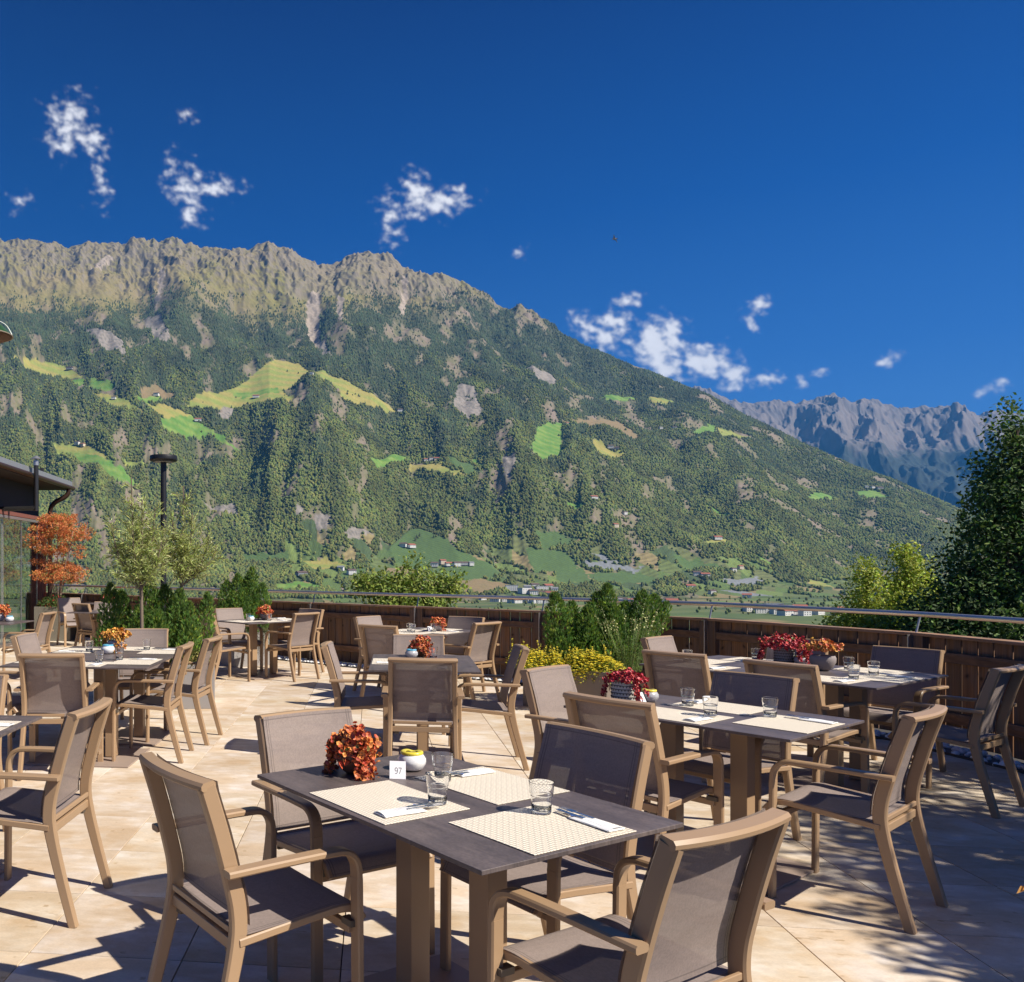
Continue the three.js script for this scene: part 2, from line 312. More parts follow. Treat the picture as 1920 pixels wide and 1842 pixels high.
function faceColor(s, v, y, ny, p) {
  const n1 = fbm(s / 60, v * 3200 / 60, 3), n2 = gnoise(s / 13, v * 3200 / 13), n3 = fbm(s / 340 + 3, v * 8, 3);
  let c;
  if (p === 'y') c = mixc([.31, .265, .07], [.22, .26, .055], clamp(.5 + 1.6 * n3 + .5 * Math.sin(v * 330 + s * .012) + .4 * n1)); else if (p === 'g') c = mixc([.1, .215, .032], [.18, .26, .05], clamp(.4 + n1 + .4 * Math.sin(v * 420 + s * .01)));
  else if (p === 't') c = mixc([.25, .175, .085], [.19, .15, .07], clamp(.5 + n1)); else if (p === 'v') { const r = Math.sin((s * .5 + v * 3000) * .5); c = [.075 + .02 * r, .125 + .026 * r, .033]; }
  else if (p === 'n') c = [.19 + .02 * n2, .2 + .02 * n2, .205 + .02 * n2]; else if (p === 's') c = [.33 + .06 * n2, .27 + .05 * n2, .21 + .04 * n2]; else if (p === 'r') c = mixc([.29, .25, .21], [.13, .12, .1], clamp(.35 + 1.1 * n2 + .8 * n1));
  else if (fieldsAt(s, v)) { const [h] = cell(s, v * 1500 + .3 * s, 110, 46); const r = 1 + .22 * Math.sin((v * 3200 * (h > .5 ? 1 : .3) + s * (h > .5 ? .12 : .8)) * .7); c = FIELD[Math.floor(h * 8) % 8].map((q) => q * r); }
  else {
    const tl = treeline(s), up = smooth(tl - 170, tl + 110, y + 150 * n1);
    const b = smooth(.08, .38, bareness(s, v)); let lowc = mixc(mixc(C.forest, C.low, smooth(650, 250, y)), mixc([.235, .18, .135], [.15, .14, .065], clamp(.5 + 1.3 * n1)), b);
    const rocky = clamp(smooth(.8, .5, ny) * .9 + smooth(1500, 1850, y) * .45 + .7 * n1 + .25 * n2 - .1);
    let high = mixc(mixc(C.grass, C.tan, clamp(.55 + 1.2 * n3 + .3 * n2)), mixc(C.rock, C.dark, clamp(.35 + 1.3 * n2 + .9 * gnoise(s / 28, v * 3200 / 60))), clamp(rocky));
    if (s > 4300 && s < 5300 && y > 1350) high = mixc(high, C.rock, .45);
    c = mixc(lowc, high, up);
  }
  const t = 1 + .16 * n2 + .1 * n1;
  return [c[0] * t, c[1] * t, c[2] * t];
}
const mountainMat = new THREE.MeshStandardMaterial({ color: 0xffffff, vertexColors: true, roughness: 1 });
{
  const NS = 1420, NV = 470, NB = 12, S0 = 500, S1 = 9500, cols = NS + 1, rows = NV + NB + 1;
  const pos = new Float32Array(cols * rows * 3), col = new Float32Array(cols * rows * 3), idx = new Uint32Array(NS * (rows - 1) * 6), sv = [];
  for (let j = 0; j < rows; j++) for (let i = 0; i < cols; i++) {
    const s = S0 + (S1 - S0) * i / NS, v = j <= NV ? j / NV : 1 + (j - NV) / NB * .25, q = faceAt(s, v), k = (j * cols + i) * 3;
    pos[k] = q.x; pos[k + 1] = q.y; pos[k + 2] = q.z;
  }
  let o = 0;
  for (let j = 0; j < rows - 1; j++) for (let i = 0; i < NS; i++) { const a = j * cols + i; idx[o++] = a; idx[o++] = a + 1; idx[o++] = a + cols; idx[o++] = a + 1; idx[o++] = a + cols + 1; idx[o++] = a + cols; }
  const g = new THREE.BufferGeometry(); g.setAttribute('position', new THREE.BufferAttribute(pos, 3)); g.setIndex(new THREE.BufferAttribute(idx, 1)); g.computeVertexNormals();
  const nrm = g.attributes.normal.array;
  for (let j = 0; j < rows; j++) for (let i = 0; i < cols; i++) {
    const s = S0 + (S1 - S0) * i / NS, v = j / NV, k = (j * cols + i) * 3, c = faceColor(s, Math.min(v, 1), pos[k + 1], nrm[k + 1], v <= 1 ? patchAt(s, v) : null);
    col[k] = c[0]; col[k + 1] = c[1]; col[k + 2] = c[2];
  }
  g.setAttribute('color', new THREE.BufferAttribute(col, 3));
  kind(mesh('mountain', g, mountainMat), 'structure', 'long mountainside with forest, sloping meadows and a bare rocky ridge');
}
// woods: single trees, so many that they are one mass
{
  const R = rng(77), cone = mergeGeometries([at(new THREE.ConeGeometry(1, .72, 5, 1, true), 0, .64, 0), at(new THREE.ConeGeometry(1.25, .6, 5, 1, true), 0, .3, 0)]), ball = new THREE.IcosahedronGeometry(1, 0);
  const con = [], bro = [];
  for (let k = 0; k < 520000; k++) {
    const s = 1300 + 8100 * R(), v = .015 + .975 * R(), a = R(), b = R();
    const bare = bareness(s, v); if (a < .14 + smooth(.0, .34, bare) * .8) continue;
    const p = patchAt(s, v); if (p && !(a < (fbm(s / 70 + 3, v * 45, 2) > .3 ? .2 : .014) && p !== 'n' && p !== 's')) continue;
    const f = fieldsAt(s, v); if (f) { const [h, fx, fy] = cell(s, v * 1500 + .3 * s, 110, 46); if (a > (fx < .07 || fy < .13 ? .8 : h < .16 ? .75 : .05)) continue; }
    const q = faceAt(s, v), tl = treeline(s); if (b < smooth(tl - 230, tl + 190, q.y + 190 * fbm(s / 90, v * 40, 3))) continue;
    const stand = fbm(s / 190 + 8, v * 3200 / 240, 3), lowland = smooth(1000, 250, q.y + 900 * stand);
    const h = 6.5 + 8.5 * R(), dark = .86 + .34 * R() + .85 * fbm(s / 150, v * 3200 / 190, 3) + .3 * stand;
    (R() < lowland * .92 ? bro : con).push([q.x, q.y, q.z, h, R() * 6.28, dark, R()]);
  }
  // hedges and orchard trees on the valley floor
  for (let k = 0; k < 9000; k++) { const x = -1300 + 4400 * R(), z = -1350 - 950 * R(), [h, fx, fy] = cell(x, z + .4 * x, 150, 60); if (fx < .06 || fy < .12 || R() < .06) bro.push([x, FLOOR_Y, z, 5 + 5 * R(), R() * 6, .6 + .6 * R(), R()]); }
  const build = (list, geo, name, label, tint, f) => {
    const m = new THREE.InstancedMesh(geo, new THREE.MeshStandardMaterial({ color: 0xffffff, roughness: 1 }), list.length), M = new THREE.Matrix4(), Q = new THREE.Quaternion(), Y = V(0, 1, 0), c = new THREE.Color();
    list.forEach((t, i) => { const [sx, sy, dy] = f(t); M.compose(V(t[0], t[1] + dy, t[2]), Q.setFromAxisAngle(Y, t[4]), V(sx, sy, sx)); m.setMatrixAt(i, M); const k = Math.max(.35, t[5]); m.setColorAt(i, c.setRGB(tint[0] * k * (1 + .4 * t[6] * t[6]), tint[1] * k, tint[2] * k)); });
    m.name = name; m.castShadow = m.receiveShadow = true; scene.add(m); kind(m, 'stuff', label);
  };
  build(con, cone, 'conifer_forest', 'dark conifer forest covering the upper mountainside', [.05, .077, .031], (t) => [t[3] * .23, t[3], -.5]);
  build(bro, ball, 'broadleaf_forest', 'mid green broadleaf woods and hedges on the lower slope', [.112, .148, .034], (t) => [t[3] * .33, t[3] * .42, t[3] * .28]);
}
// the range far behind, at the end of the valley
{
  const FAR = [[3535, 1696, -10500], [4508, 1891, -10500], [4898, 2053, -10500], [5214, 2160, -10483], [5410, 2064, -10425], [5659, 1928, -10350], [5985, 1928, -10250], [6250, 1906, -10167], [6459, 1931, -10100], [6587, 1973, -10058], [6766, 1832, -10000],
    [6941, 1877, -9942], [7212, 1756, -9850], [7453, 1777, -9767], [7735, 1723, -9667], [7850, 1638, -9625], [8032, 1692, -9558], [8189, 1652, -9500], [8634, 1666, -9410], [9402, 1495, -9250], [10539, 1287, -9000]];
  const NU = 640, NW = 170, pos = [], col = [], idx = [];
  for (let j = 0; j <= NW; j++) for (let i = 0; i <= NU; i++) {
    const u = i / NU * (FAR.length - 1), k = Math.min(FAR.length - 2, Math.floor(u)), t = u - k, R = [0, 1, 2].map((c) => lerp(FAR[k][c], FAR[k + 1][c], t)), v = j / NW, s = R[0] * .93, d = v * 4200;
    const x = lerp(R[0] * .62, R[0], v), z = lerp(R[2] + 4300, R[2], v), amp = smooth(0, .2, v) * (1 - .8 * smooth(.88, 1, v));
    let y = lerp(-60, R[1], Math.pow(v, 1.25)) + amp * (260 * ridged(s / 900 + 4, d / 2600, 2) + 110 * ridged(s / 320, d / 800, 3) + 30 * fbm(s / 100, d / 150, 3) - 90) + smooth(.6, .8, v) * 46 * ridged(s / 130, d / 420, 3);
    pos.push(x, y, z);
    const n = fbm(s / 150, d / 200, 3), up = smooth(1020, 1250, y + 260 * n), rk = mixc([.2, .165, .14], [.13, .115, .105], clamp(.5 + 1.3 * n));
    const c = mixc([.028, .04, .03], rk, up); col.push(...c);
  }
  for (let j = 0; j < NW; j++) for (let i = 0; i < NU; i++) { const a = j * (NU + 1) + i; idx.push(a, a + 1, a + NU + 1, a + 1, a + NU + 2, a + NU + 1); }
  const g = new THREE.BufferGeometry(); g.setAttribute('position', new THREE.Float32BufferAttribute(pos, 3)); g.setAttribute('color', new THREE.Float32BufferAttribute(col, 3)); g.setIndex(idx); g.computeVertexNormals();
  kind(mesh('distant_mountains', g, mountainMat), 'structure', 'blue hazy rocky range at the far end of the valley');
}
// valley floor with its fields, and the bank that falls from the terrace to it
{
  const NX = 460, NZ = 260, pos = [], col = [], idx = [];
  for (let j = 0; j <= NZ; j++) for (let i = 0; i <= NX; i++) {
    const x = lerp(-2600, 4200, i / NX), z = lerp(-320, -2900, j / NZ); pos.push(x, FLOOR_Y - .6, z);
    const [h] = cell(x, z + .4 * x, 150, 60), c = FIELD[Math.floor(h * 8) % 8], t = 1 + .12 * gnoise(x / 20, z / 20); col.push(c[0] * t, c[1] * t, c[2] * t);
  }
  for (let j = 0; j < NZ; j++) for (let i = 0; i < NX; i++) { const a = j * (NX + 1) + i; idx.push(a, a + 1, a + NX + 1, a + 1, a + NX + 2, a + NX + 1); }
  let g = new THREE.BufferGeometry(); g.setAttribute('position', new THREE.Float32BufferAttribute(pos, 3)); g.setAttribute('color', new THREE.Float32BufferAttribute(col, 3)); g.setIndex(idx); g.computeVertexNormals();
  kind(mesh('valley_floor', g, mountainMat), 'structure', 'flat valley floor divided into orchards and fields');
  g = sheet(80, 60, (u, v) => { const r = 9 * Math.pow(60, v), a = lerp(-2.2, 1.6, u), x = 2 + r * Math.sin(a), z = -7 - r * Math.cos(a), d = Math.max(0, r - 9); return V(x, -3.2 - 73 * (1 - Math.exp(-d / 150)) + 1.2 * gnoise(x / 9, z / 9) * Math.min(1, d / 20), z); });
  kind(mesh('hillside', g, std(lin(.07, .09, .035), 1)), 'structure', 'grassy bank falling from the terrace to the valley');
}
// ---------------------------------------------------------------- the terrace
const DEPTH = (X, D) => [X, 0, -D];                            // metres to the right, metres ahead
const FENCE = [[-5.3, 19.1], [-3.78, 17.75], [-2.25, 16.35], [-.75, 15.0], [.71, 13.55], [2.11, 12.22], [3.5, 11.01], [4.85, 9.46], [5.62, 7.46], [5.84, 5.35], [5.9, 3.25], [5.9, 1.1]];
const travertine = dataTex(1024, 1024, (u, v) => {
  const wx = .25 * pfbm(u * 4, v * 4, 4, 4, 3), a = pfbm(u * 4 + wx, v * 11 + wx * 4, 4, 11, 4), b = pfbm(u * 8 + 3, v * 8, 8, 8, 4), c = vnoise(u * 256, v * 512, 256, 512), d = pfbm(u * 32, v * 64, 32, 64, 3), e = pfbm(u * 3, v * 3, 3, 3, 2);
  const pit = smooth(.42, .7, d) * smooth(-.1, .4, b), t = clamp(.5 + .75 * a + .35 * e);
  const big = pfbm(u * 2 + .3, v * 2, 2, 2, 3), fine = pfbm(u * 16, v * 40, 16, 40, 3), q = clamp(t + .45 * fine);
  let r = lerp(.84, .93, q), g = lerp(.75, .87, q), bl = lerp(.63, .785, q);
  const rust = smooth(.0, .45, b + .35 * big) * (.5 + .5 * smooth(-.3, .4, fine)); r -= rust * .03; g -= rust * .06; bl -= rust * .095;
  const pale = smooth(.15, .5, -b + .3 * a); r += pale * .02; g += pale * .035; bl += pale * .06;
  r -= pit * .13; g -= pit * .14; bl -= pit * .15; const f = 1 + .025 * c + .03 * d;
  return [r * f, g * f, bl * f];
});
const travertineBump = dataTex(512, 512, (u, v) => { const d = pfbm(u * 32, v * 64, 32, 64, 3), b = pfbm(u * 8, v * 16, 8, 16, 3), h = .6 + .2 * b - .5 * smooth(.42, .7, d); return [h, h, h]; }, false);
const tileMats = [0, 1, 2, 3, 4].map((k) => std(lin(.86 - .04 * k, .855 - .044 * k + .012 * (k % 2), .87 - .05 * k), .62 + .04 * k, { map: travertine, bumpMap: travertineBump, bumpScale: .0012 }));
{
  const terrace = thing('terrace_floor', '', ''); terrace.userData = { kind: 'structure', label: 'beige stone tiled terrace floor' };
  mesh('slab', box(16, .3, 21, 0.2, -.168, -9.2), std(lin(.045, .04, .035), 1), terrace);
  const A = [.1201, .9928], B = [.9928, -.1201], spots = [];
  const outline = [[-7.2, 1.2], [-7.2, 19.4], ...FENCE.slice(0).map(([x, z]) => [x - .16, z - .16])];
  for (let i = -16; i < 14; i++) for (let j = -4; j < 34; j++) {
    const pb = -1.3207 + .3 + .6 * i, pa = 3.199 + .3 + .6 * j, x = B[0] * pb + A[0] * pa, z = B[1] * pb + A[1] * pa;
    if (z < 1.6 || !inside(x, z, outline)) continue;
    if (z < 3 && (x / z > 1.1 || x / z < -.5)) continue;
    spots.push([x, z, i, j, Math.hypot(x, z) + (x / Math.max(z, .5) > 1.05 || x / z < -.45 ? 9 : 0)]);
  }
  spots.sort((a, b) => a[4] - b[4]);
  const shapes = [];
  for (let k = 0; k < 24; k++) {
    const g = plain(new RoundedBoxGeometry(.5955, .022, .5955, 1, .0018)), p = g.attributes.position, uv = g.attributes.uv, ox = hash2(k, 5), oy = hash2(k, 9), flip = k % 2 ? -1 : 1;
    for (let q = 0; q < p.count; q++) uv.setXY(q, (p.getX(q) * flip) / 1.7 + ox, (p.getZ(q) * flip) / 1.7 + oy);
    shapes.push(g);
  }
  spots.forEach(([x, z, i, j], n) => {
    const k = Math.floor(hash2(i, j) * 24), m = Math.floor(hash2(i + 50, j) * 5), turn = -Math.atan2(A[0], A[1]), lift = -.011 + .0008 * (hash2(i, j + 70) - .5);
    if (n < 300) { const t = mesh('floor_tile', shapes[k], tileMats[m], terrace); t.position.set(x, lift, -z); t.rotation.y = turn; }
  });
  const far = spots.slice(300).map(([x, z, i, j]) => { const g = shapes[Math.floor(hash2(i, j) * 24)].clone(); g.rotateY(-Math.atan2(A[0], A[1])); g.translate(x, -.011, -z); return g; });
  kind(mesh('floor_tiles', merge(far), tileMats[1], terrace), 'stuff');
}
// ---------------------------------------------------------------- wooden fence, steel handrail, white pebbles
const woodTex = dataTex(256, 1024, (u, v) => {
  const gr = pfbm(u * 32 + .6 * vnoise(u * 4, v * 3, 4, 3), v * 4, 32, 4, 3), st = pfbm(u * 8, v * 3, 8, 3, 3), kx = u - .3, ky = (v - .62) * 4, kn = Math.exp(-(kx * kx + ky * ky) * 260), low = smooth(.2, .7, .5 + st);
  const b = .5 + .42 * gr;
  return [lerp(.27, .46, b) + .03 * low - .2 * kn, lerp(.225, .375, b) + .0 * low - .17 * kn, lerp(.2, .315, b) - .04 * low - .14 * kn];
});
const woodMats = [[1.5, 1.42, 1.36], [1.15, 1.1, 1.06], [1.75, 1.5, 1.25], [1.3, 1.25, 1.2], [1.6, 1.4, 1.2]].map((c) => std(lin(...c), .85, { map: woodTex, bumpMap: woodTex, bumpScale: .003 }));
const greyWood = std(lin(1.25, 1.15, 1.1), .85, { map: woodTex, bumpMap: woodTex, bumpScale: .002 });
const capWood = std(lin(2.4, 2.3, 2.25), .8, { map: woodTex });
const steel = std(lin(.66, .62, .58), .4, { metalness: .9 });
const dullSteel = std(lin(.5, .48, .46), .45, { metalness: 1 });
{
  const fence = thing('wooden_fence', 'dark weathered timber fence of upright planks round the terrace edge', 'fence'), R = rng(5);
  const rail = thing('handrail', 'long round steel handrail on thin stanchions above the timber fence', 'railing');
  const strip = thing('pebble_strip', 'strip of white pebbles along the foot of the timber fence', 'pebbles'), pebbles = [];
  for (let k = 0; k < FENCE.length - 1; k++) {
    const [x0, z0] = FENCE[k], [x1, z1] = FENCE[k + 1], L = Math.hypot(x1 - x0, z1 - z0), dx = (x1 - x0) / L, dz = (z1 - z0) / L, turn = Math.atan2(dz, dx), nx = -dz, nz = dx;      // n points out to the valley or in
    const inn = (nx * (0 - x0) + nz * (3 - z0)) > 0 ? 1 : -1, P = (t, off) => [x0 + dx * t + nx * off * inn, z0 + dz * t + nz * off * inn];
    const put = (name, g, m, t, off, y, parent = fence) => { const q = P(t, off), o = mesh(name, g, m, parent); o.position.set(q[0], y, -q[1]); o.rotation.y = turn; return o; };
    let t = .11;
    while (t < L - .1) { const w = Math.min(.13 + .07 * R(), L - .1 - t); if (w > .04) { const g = rbox(w - .009 - .006 * R(), .86 + .008 * R(), .024, .003), uv = g.attributes.uv, o = R(); for (let q = 0; q < uv.count; q++) uv.setXY(q, uv.getX(q) * w / .3 + o, uv.getY(q) * .85 + .1 * R()); put('plank', g, woodMats[Math.floor(R() * 5)], t + w / 2, 0, .455 + .004 * R()); } t += w; }
    put('rail', rbox(L - .2, .085, .045, .006), greyWood, L / 2, .036, .735); put('rail', rbox(L - .2, .09, .045, .006), woodMats[4], L / 2, .036, .24);
    put('cap', rbox(L - .012, .026, .13, .005), capWood, L / 2, .012, .905);
    put('post', rbox(.1, .9, .09, .006), woodMats[1], .055, .02, .445); put('post', rbox(.1, .88, .09, .006), woodMats[3], L - .055, .02, .445);
    // steel flat stanchion at the joint, leaning out a little
    const s = P(0, .085), s2 = P(0, -.01);
    mesh('stanchion', merge([sweep([V(s[0], .0, -s[1]), V(s[0], .9, -s[1])], .05, .012, V(nx, 0, -nz), .002), sweep([V(lerp(s[0], s2[0], .5), .88, -lerp(s[1], s2[1], .5)), V(s2[0], 1.062, -s2[1])], .014, .014, V(nx, 0, -nz), .002)]), dullSteel, rail);
    const a = V(x0, 1.075, -z0), b = V(x1, 1.075, -z1), g = new THREE.CylinderGeometry(.0225, .0225, a.distanceTo(b) + .01, 14); g.rotateX(Math.PI / 2); const bar = mesh('bar', g, steel, rail); bar.position.copy(a.clone().add(b).multiplyScalar(.5)); bar.lookAt(b);
    mesh('edging', box(L + .03, .03, .012, 0, 0, 0), std(lin(.06, .055, .05), .8), strip).position.set(P(L / 2, .335)[0], .004, -P(L / 2, .335)[1]); strip.children[strip.children.length - 1].rotation.y = turn;
    mesh('gravel_bed', box(L, .012, .3), std(lin(.16, .15, .14), 1), strip).position.set(P(L / 2, .17)[0], -.002, -P(L / 2, .17)[1]); strip.children[strip.children.length - 1].rotation.y = turn;
    for (let q = 0; q < L * 85; q++) { const p = P(R() * L, .055 + .27 * R()); pebbles.push([p[0], p[1], .016 + .02 * R(), R(), R() * 6.3, R()]); }
  }
  pebbles.sort((a, b) => Math.hypot(a[0], a[1]) + (a[0] / a[1] > .9 ? 30 : 0) - Math.hypot(b[0], b[1]) - (b[0] / b[1] > .9 ? 30 : 0));
  const shapes = [0, 1, 2, 3].map((k) => { const g = new THREE.IcosahedronGeometry(1, 1), p = g.attributes.position; for (let q = 0; q < p.count; q++) { const n = 1 + .18 * gnoise(p.getX(q) * 1.3 + k * 9, p.getY(q) * 1.3 + p.getZ(q)); p.setXYZ(q, p.getX(q) * n, p.getY(q) * n * .62, p.getZ(q) * n * .8); } return toCreasedNormals(g, 1.2); });
  const pm = [std(lin(.72, .71, .69), .75), std(lin(.62, .6, .57), .75), std(lin(.8, .8, .79), .75)], rest = [];
  pebbles.forEach((p, n) => {
    const k = Math.floor(p[3] * 4);
    if (n < 280) { const o = mesh('pebble', shapes[k], pm[Math.floor(p[5] * 3)], strip); o.position.set(p[0], .004 + p[2] * .45, -p[1]); o.rotation.set(.5 * p[3], p[4], .4 * p[5]); o.scale.setScalar(p[2]); }
    else if (p[0] / p[1] < 1 && p[1] > 4) { const g = shapes[k].clone(); g.scale(p[2], p[2], p[2]); g.rotateY(p[4]); g.translate(p[0], .004 + p[2] * .45, -p[1]); rest.push(g); }
  });
  kind(mesh('pebbles', merge(rest), pm[0], strip), 'stuff');
}
// ---------------------------------------------------------------- chairs
const frameMat = phy(lin(.36, .235, .135), .38, { specularIntensity: .8 });
const weave = dataTex(128, 128, (u, v) => { const a = Math.sin(u * 128 * Math.PI / 4), b = Math.sin(v * 128 * Math.PI / 4), h = .5 + .25 * (a * a - b * b) + .1 * vnoise(u * 32, v * 32, 32, 32); return [h, h, h]; }, false);
weave.repeat.set(14, 14);
const slingMat = std(lin(.30, .235, .205), .74, { side: THREE.DoubleSide, transparent: true, opacity: .945, bumpMap: weave, bumpScale: .0006 });
const hemTex = dataTex(256, 256, (u, v) => { const e = Math.min(u, 1 - u), h = (Math.abs(e - .035) < .004 || Math.abs(e - .055) < .004 || Math.abs(v - .965) < .004 || Math.abs(v - .035) < .004) ? .8 : 1, k = h * (.95 + .05 * vnoise(u * 128, v * 128, 128, 128) + .03 * pfbm(u * 8, v * 32, 8, 32, 3)); return [k, k, k]; });
slingMat.map = hemTex;
const seatMat = std(lin(.30, .235, .205), .74, { side: THREE.DoubleSide, bumpMap: weave, bumpScale: .0006, map: hemTex });
const bracketMat = std(lin(.1, .08, .06), .5);
function makeChair() {                                         // faces -z; origin under the back rail
  const t = thing('armchair', '', 'chair'), X = V(1, 0, 0);
  const prof = [[0, 0, .006], [.2, 0, -.05], [.35, 0, -.088], [.435, 0, -.103], [.51, 0, -.1], [.6, 0, -.08], [.74, 0, -.042], [.866, 0, -.002]];
  const up = curve(prof.map(([y, x, z]) => V(0, y, z)), 26);
  const cut = up.findIndex((p) => p.y > .4);
  for (const s of [-1, 1]) {
    const side = (a, tap) => sweep(a.map((p) => V(s * lerp(.222, .2085, p.y / .88), p.y, p.z)), .032, .051, X, .006, tap);
    mesh('leg', side(up.slice(0, cut + 1), (k) => lerp(.76, 1, k)), frameMat, t);
    const fl = [V(s * .2555, 0, -.505), V(s * .2555, .3, -.503), V(s * .2555, .53, -.5)];
    mesh('leg', sweep(fl, .045, .023, X, .005), frameMat, t);
    const ar = curve([V(s * .2555, .53, -.5), V(s * .2555, .575, -.495), V(s * .2555, .605, -.476), V(s * .2555, .62, -.445), V(s * .2555, .6235, -.4), V(s * .254, .6235, -.22), V(s * .2525, .621, -.045)], 18);
    mesh('armrest', sweep(ar, .046, .021, X, .005), frameMat, t);
    const sr = curve([V(s * .226, .405, -.1), V(s * .226, .418, -.25), V(s * .226, .43, -.4), V(s * .226, .432, -.47), V(s * .226, .42, -.515), V(s * .226, .385, -.545)], 14);
    mesh('seat_rail', sweep(sr, .018, .026, X, .004), frameMat, t);
  }
  const backSide = (a) => a.map((p) => V(lerp(.222, .2085, p.y / .88), p.y, p.z)), hi = up.slice(cut), bow = (x) => .024 * (1 - (x / .22) ** 2);
  const uprights = [-1, 1].map((s) => sweep(hi.map((p) => V(s * lerp(.222, .2085, p.y / .88), p.y, p.z)), .032, .051, X, .006));
  const top = []; for (let i = 0; i <= 12; i++) { const x = lerp(-.2235, .2235, i / 12); top.push(V(x, .869, -.003 + bow(x))); }
  mesh('back_frame', merge([...uprights, sweep(top, .026, .052, V(0, 1, .12), .008)]), frameMat, t);
  const line = curve(prof.map(([y, x, z]) => V(0, y, z)), 60), zAt = (y) => { let b = line[0]; for (const p of line) if (Math.abs(p.y - y) < Math.abs(b.y - y)) b = p; return b.z; };
  const zs = []; for (let j = 0; j <= 14; j++) { const y = lerp(.447, .879, j / 14); zs.push([y, (zAt(y - .01) + zAt(y) + zAt(y + .01)) / 3]); }
  mesh('backrest', sheet(8, 14, (u, v) => { const [y, z] = zs[Math.round(v * 14)], x = lerp(-.219, .219, u) * lerp(1.02, .985, v); return V(x, y, z - .0345 + bow(x) * (.3 + .7 * v)); }), slingMat, t);
  mesh('crossbar', merge([rbox(.416, .036, .026, .004, 0, .392, -.099), rbox(.39, .02, .012, .003, 0, .437, -.088)]), frameMat, t);
  mesh('crossbar', merge([rbox(.49, .03, .022, .004, 0, .372, -.487)]), frameMat, t);
  for (const s of [-1, 1]) { mesh('bracket', box(.03, .018, .014, s * .17, .366, -.1), bracketMat, t); mesh('bracket', box(.05, .02, .03, s * .235, .39, -.49), bracketMat, t); }
  const seatLine = curve([V(0, .425, -.1), V(0, .432, -.25), V(0, .443, -.4), V(0, .4465, -.47), V(0, .436, -.52), V(0, .392, -.553)], 20);
  mesh('seat', sheet(8, 20, (u, v) => { const p = seatLine[Math.round(v * 20)], x = lerp(-.232, .232, u); return V(x, p.y - .012 * (1 - (x / .232) ** 2) * Math.sin(Math.PI * clamp(v * 1.15)), p.z); }), seatMat, t);
  return t;
}
const R2 = Math.PI / 180, AT97 = 'chairs at table 97', CHAIRS = [   // right, ahead, facing (degrees right of straight ahead), label
  [-.29, 2.63, 59, 'front left armchair with its back to the camera, beside the front table'],
  [.146, 3.637, 150.7, 'armchair at the far end of table 97, behind the bowl of red succulent'],
  [1.213, 3.193, -119, 'armchair on the far right side of table 97, shaded dark sling facing the camera'],
  [1.09, 2.05, -30.1, 'nearest armchair at the right end of table 97, cut by the bottom edge'],
  [1.664, 5.206, 141, 'armchair with bright sling at the left end of table 96, before the yellow shrub'],
  [1.569, 4.003, 55, 'armchair seen from behind on the near side of table 96'],
  [2.748, 4.882, -124.3, 'dark armchair on the far side of table 96, behind its water glasses'],
  [2.779, 3.651, -38.9, 'armchair at the right end of table 96, half in leaf shade'],
  [3.334, 7.429, 142, 'armchair with bright sling at the left end of the double table, before the fence'],
  [2.864, 6.11, 52.6, 'armchair seen from behind at the near left of the double table on the right'],
  [3.24, 5.477, 60, 'armchair seen from behind at the near right of the double table on the right'],
  [4.454, 7.265, -130, 'dark armchair against the fence behind the pots of red succulent'],
  [4.767, 6.444, -122, 'dark armchair against the fence, rightmost on the far side of the double table'],
  [4.484, 5.226, -32.8, 'shaded armchair at the right picture edge, turned to the double table'],
  [1.014, 5.707, 9.6, 'armchair seen squarely from behind at the near end of the central table'],
  [.449, 6.791, 98.6, 'armchair at the left side of the central table, facing right'],
  [1.906, 6.515, -81.3, 'armchair at the right side of the central table, next to the yellow shrub'],
  [1.323, 7.667, -171.7, 'armchair at the far end of the central table, behind its red succulent'],
  [1.18, 10.447, 138, 'armchair with bright sling at the far left of the middle fence table'],
  [1.118, 8.878, 40, 'armchair seen from behind on the near side of the middle fence table'],
  [2.368, 10.359, -142, 'dark armchair against the middle fence, behind the small red succulent'],
  [2.362, 9.343, -39, 'armchair with curved shadow on its back, right of the middle fence table'],
  [-.594, 12.408, 148, 'armchair with bright sling in front of the lone yew bush'],
  [-.826, 11.075, 58.3, 'brown backed armchair left of the table beside the lone yew bush'],
  [.486, 11.231, -42, 'armchair seen from behind at the right of the table beside the lone yew bush'],
  [.602, 12.243, -133, 'armchair half hidden at the far right of the table beside the lone yew bush'],
  [-1.208, 8.386, 179, 'armchair on the far side of the large left table, in front of the olive trunk'],
  [-2.205, 7.723, 97, 'armchair at the far left corner of the large left table'],
  [-1.517, 6.009, -1.8, 'armchair seen squarely from behind on the near side of the large left table'],
  [-.652, 6.745, -84.6, 'armchair at the right of the large left table, the nearer of two'],
  [-.477, 7.393, -78.4, 'armchair at the right of the large left table, the farther of two'],
  [-2.42, 6.8, 97, 'armchair cut by the left edge at the near left corner of the large left table'],
  [-1.7, 4.88, 187, 'dark armchair at the left edge behind the cut off front left table'],
  [-.783, 3.787, -81.8, 'front left armchair in full sun, turned left to the cut off table'],
  [-2.903, 11.352, -81.6, 'armchair beside the small table next to the glass wall'],
  [-3.818, 16.4, 146, 'armchair with bright sling beside the maple planter'],
  [-3.057, 13.974, 43, 'brown backed armchair in front of the maple planter'],
  [-2.75, 14.66, 186, 'armchair with bright sling between the maple and the olive trees'],
];
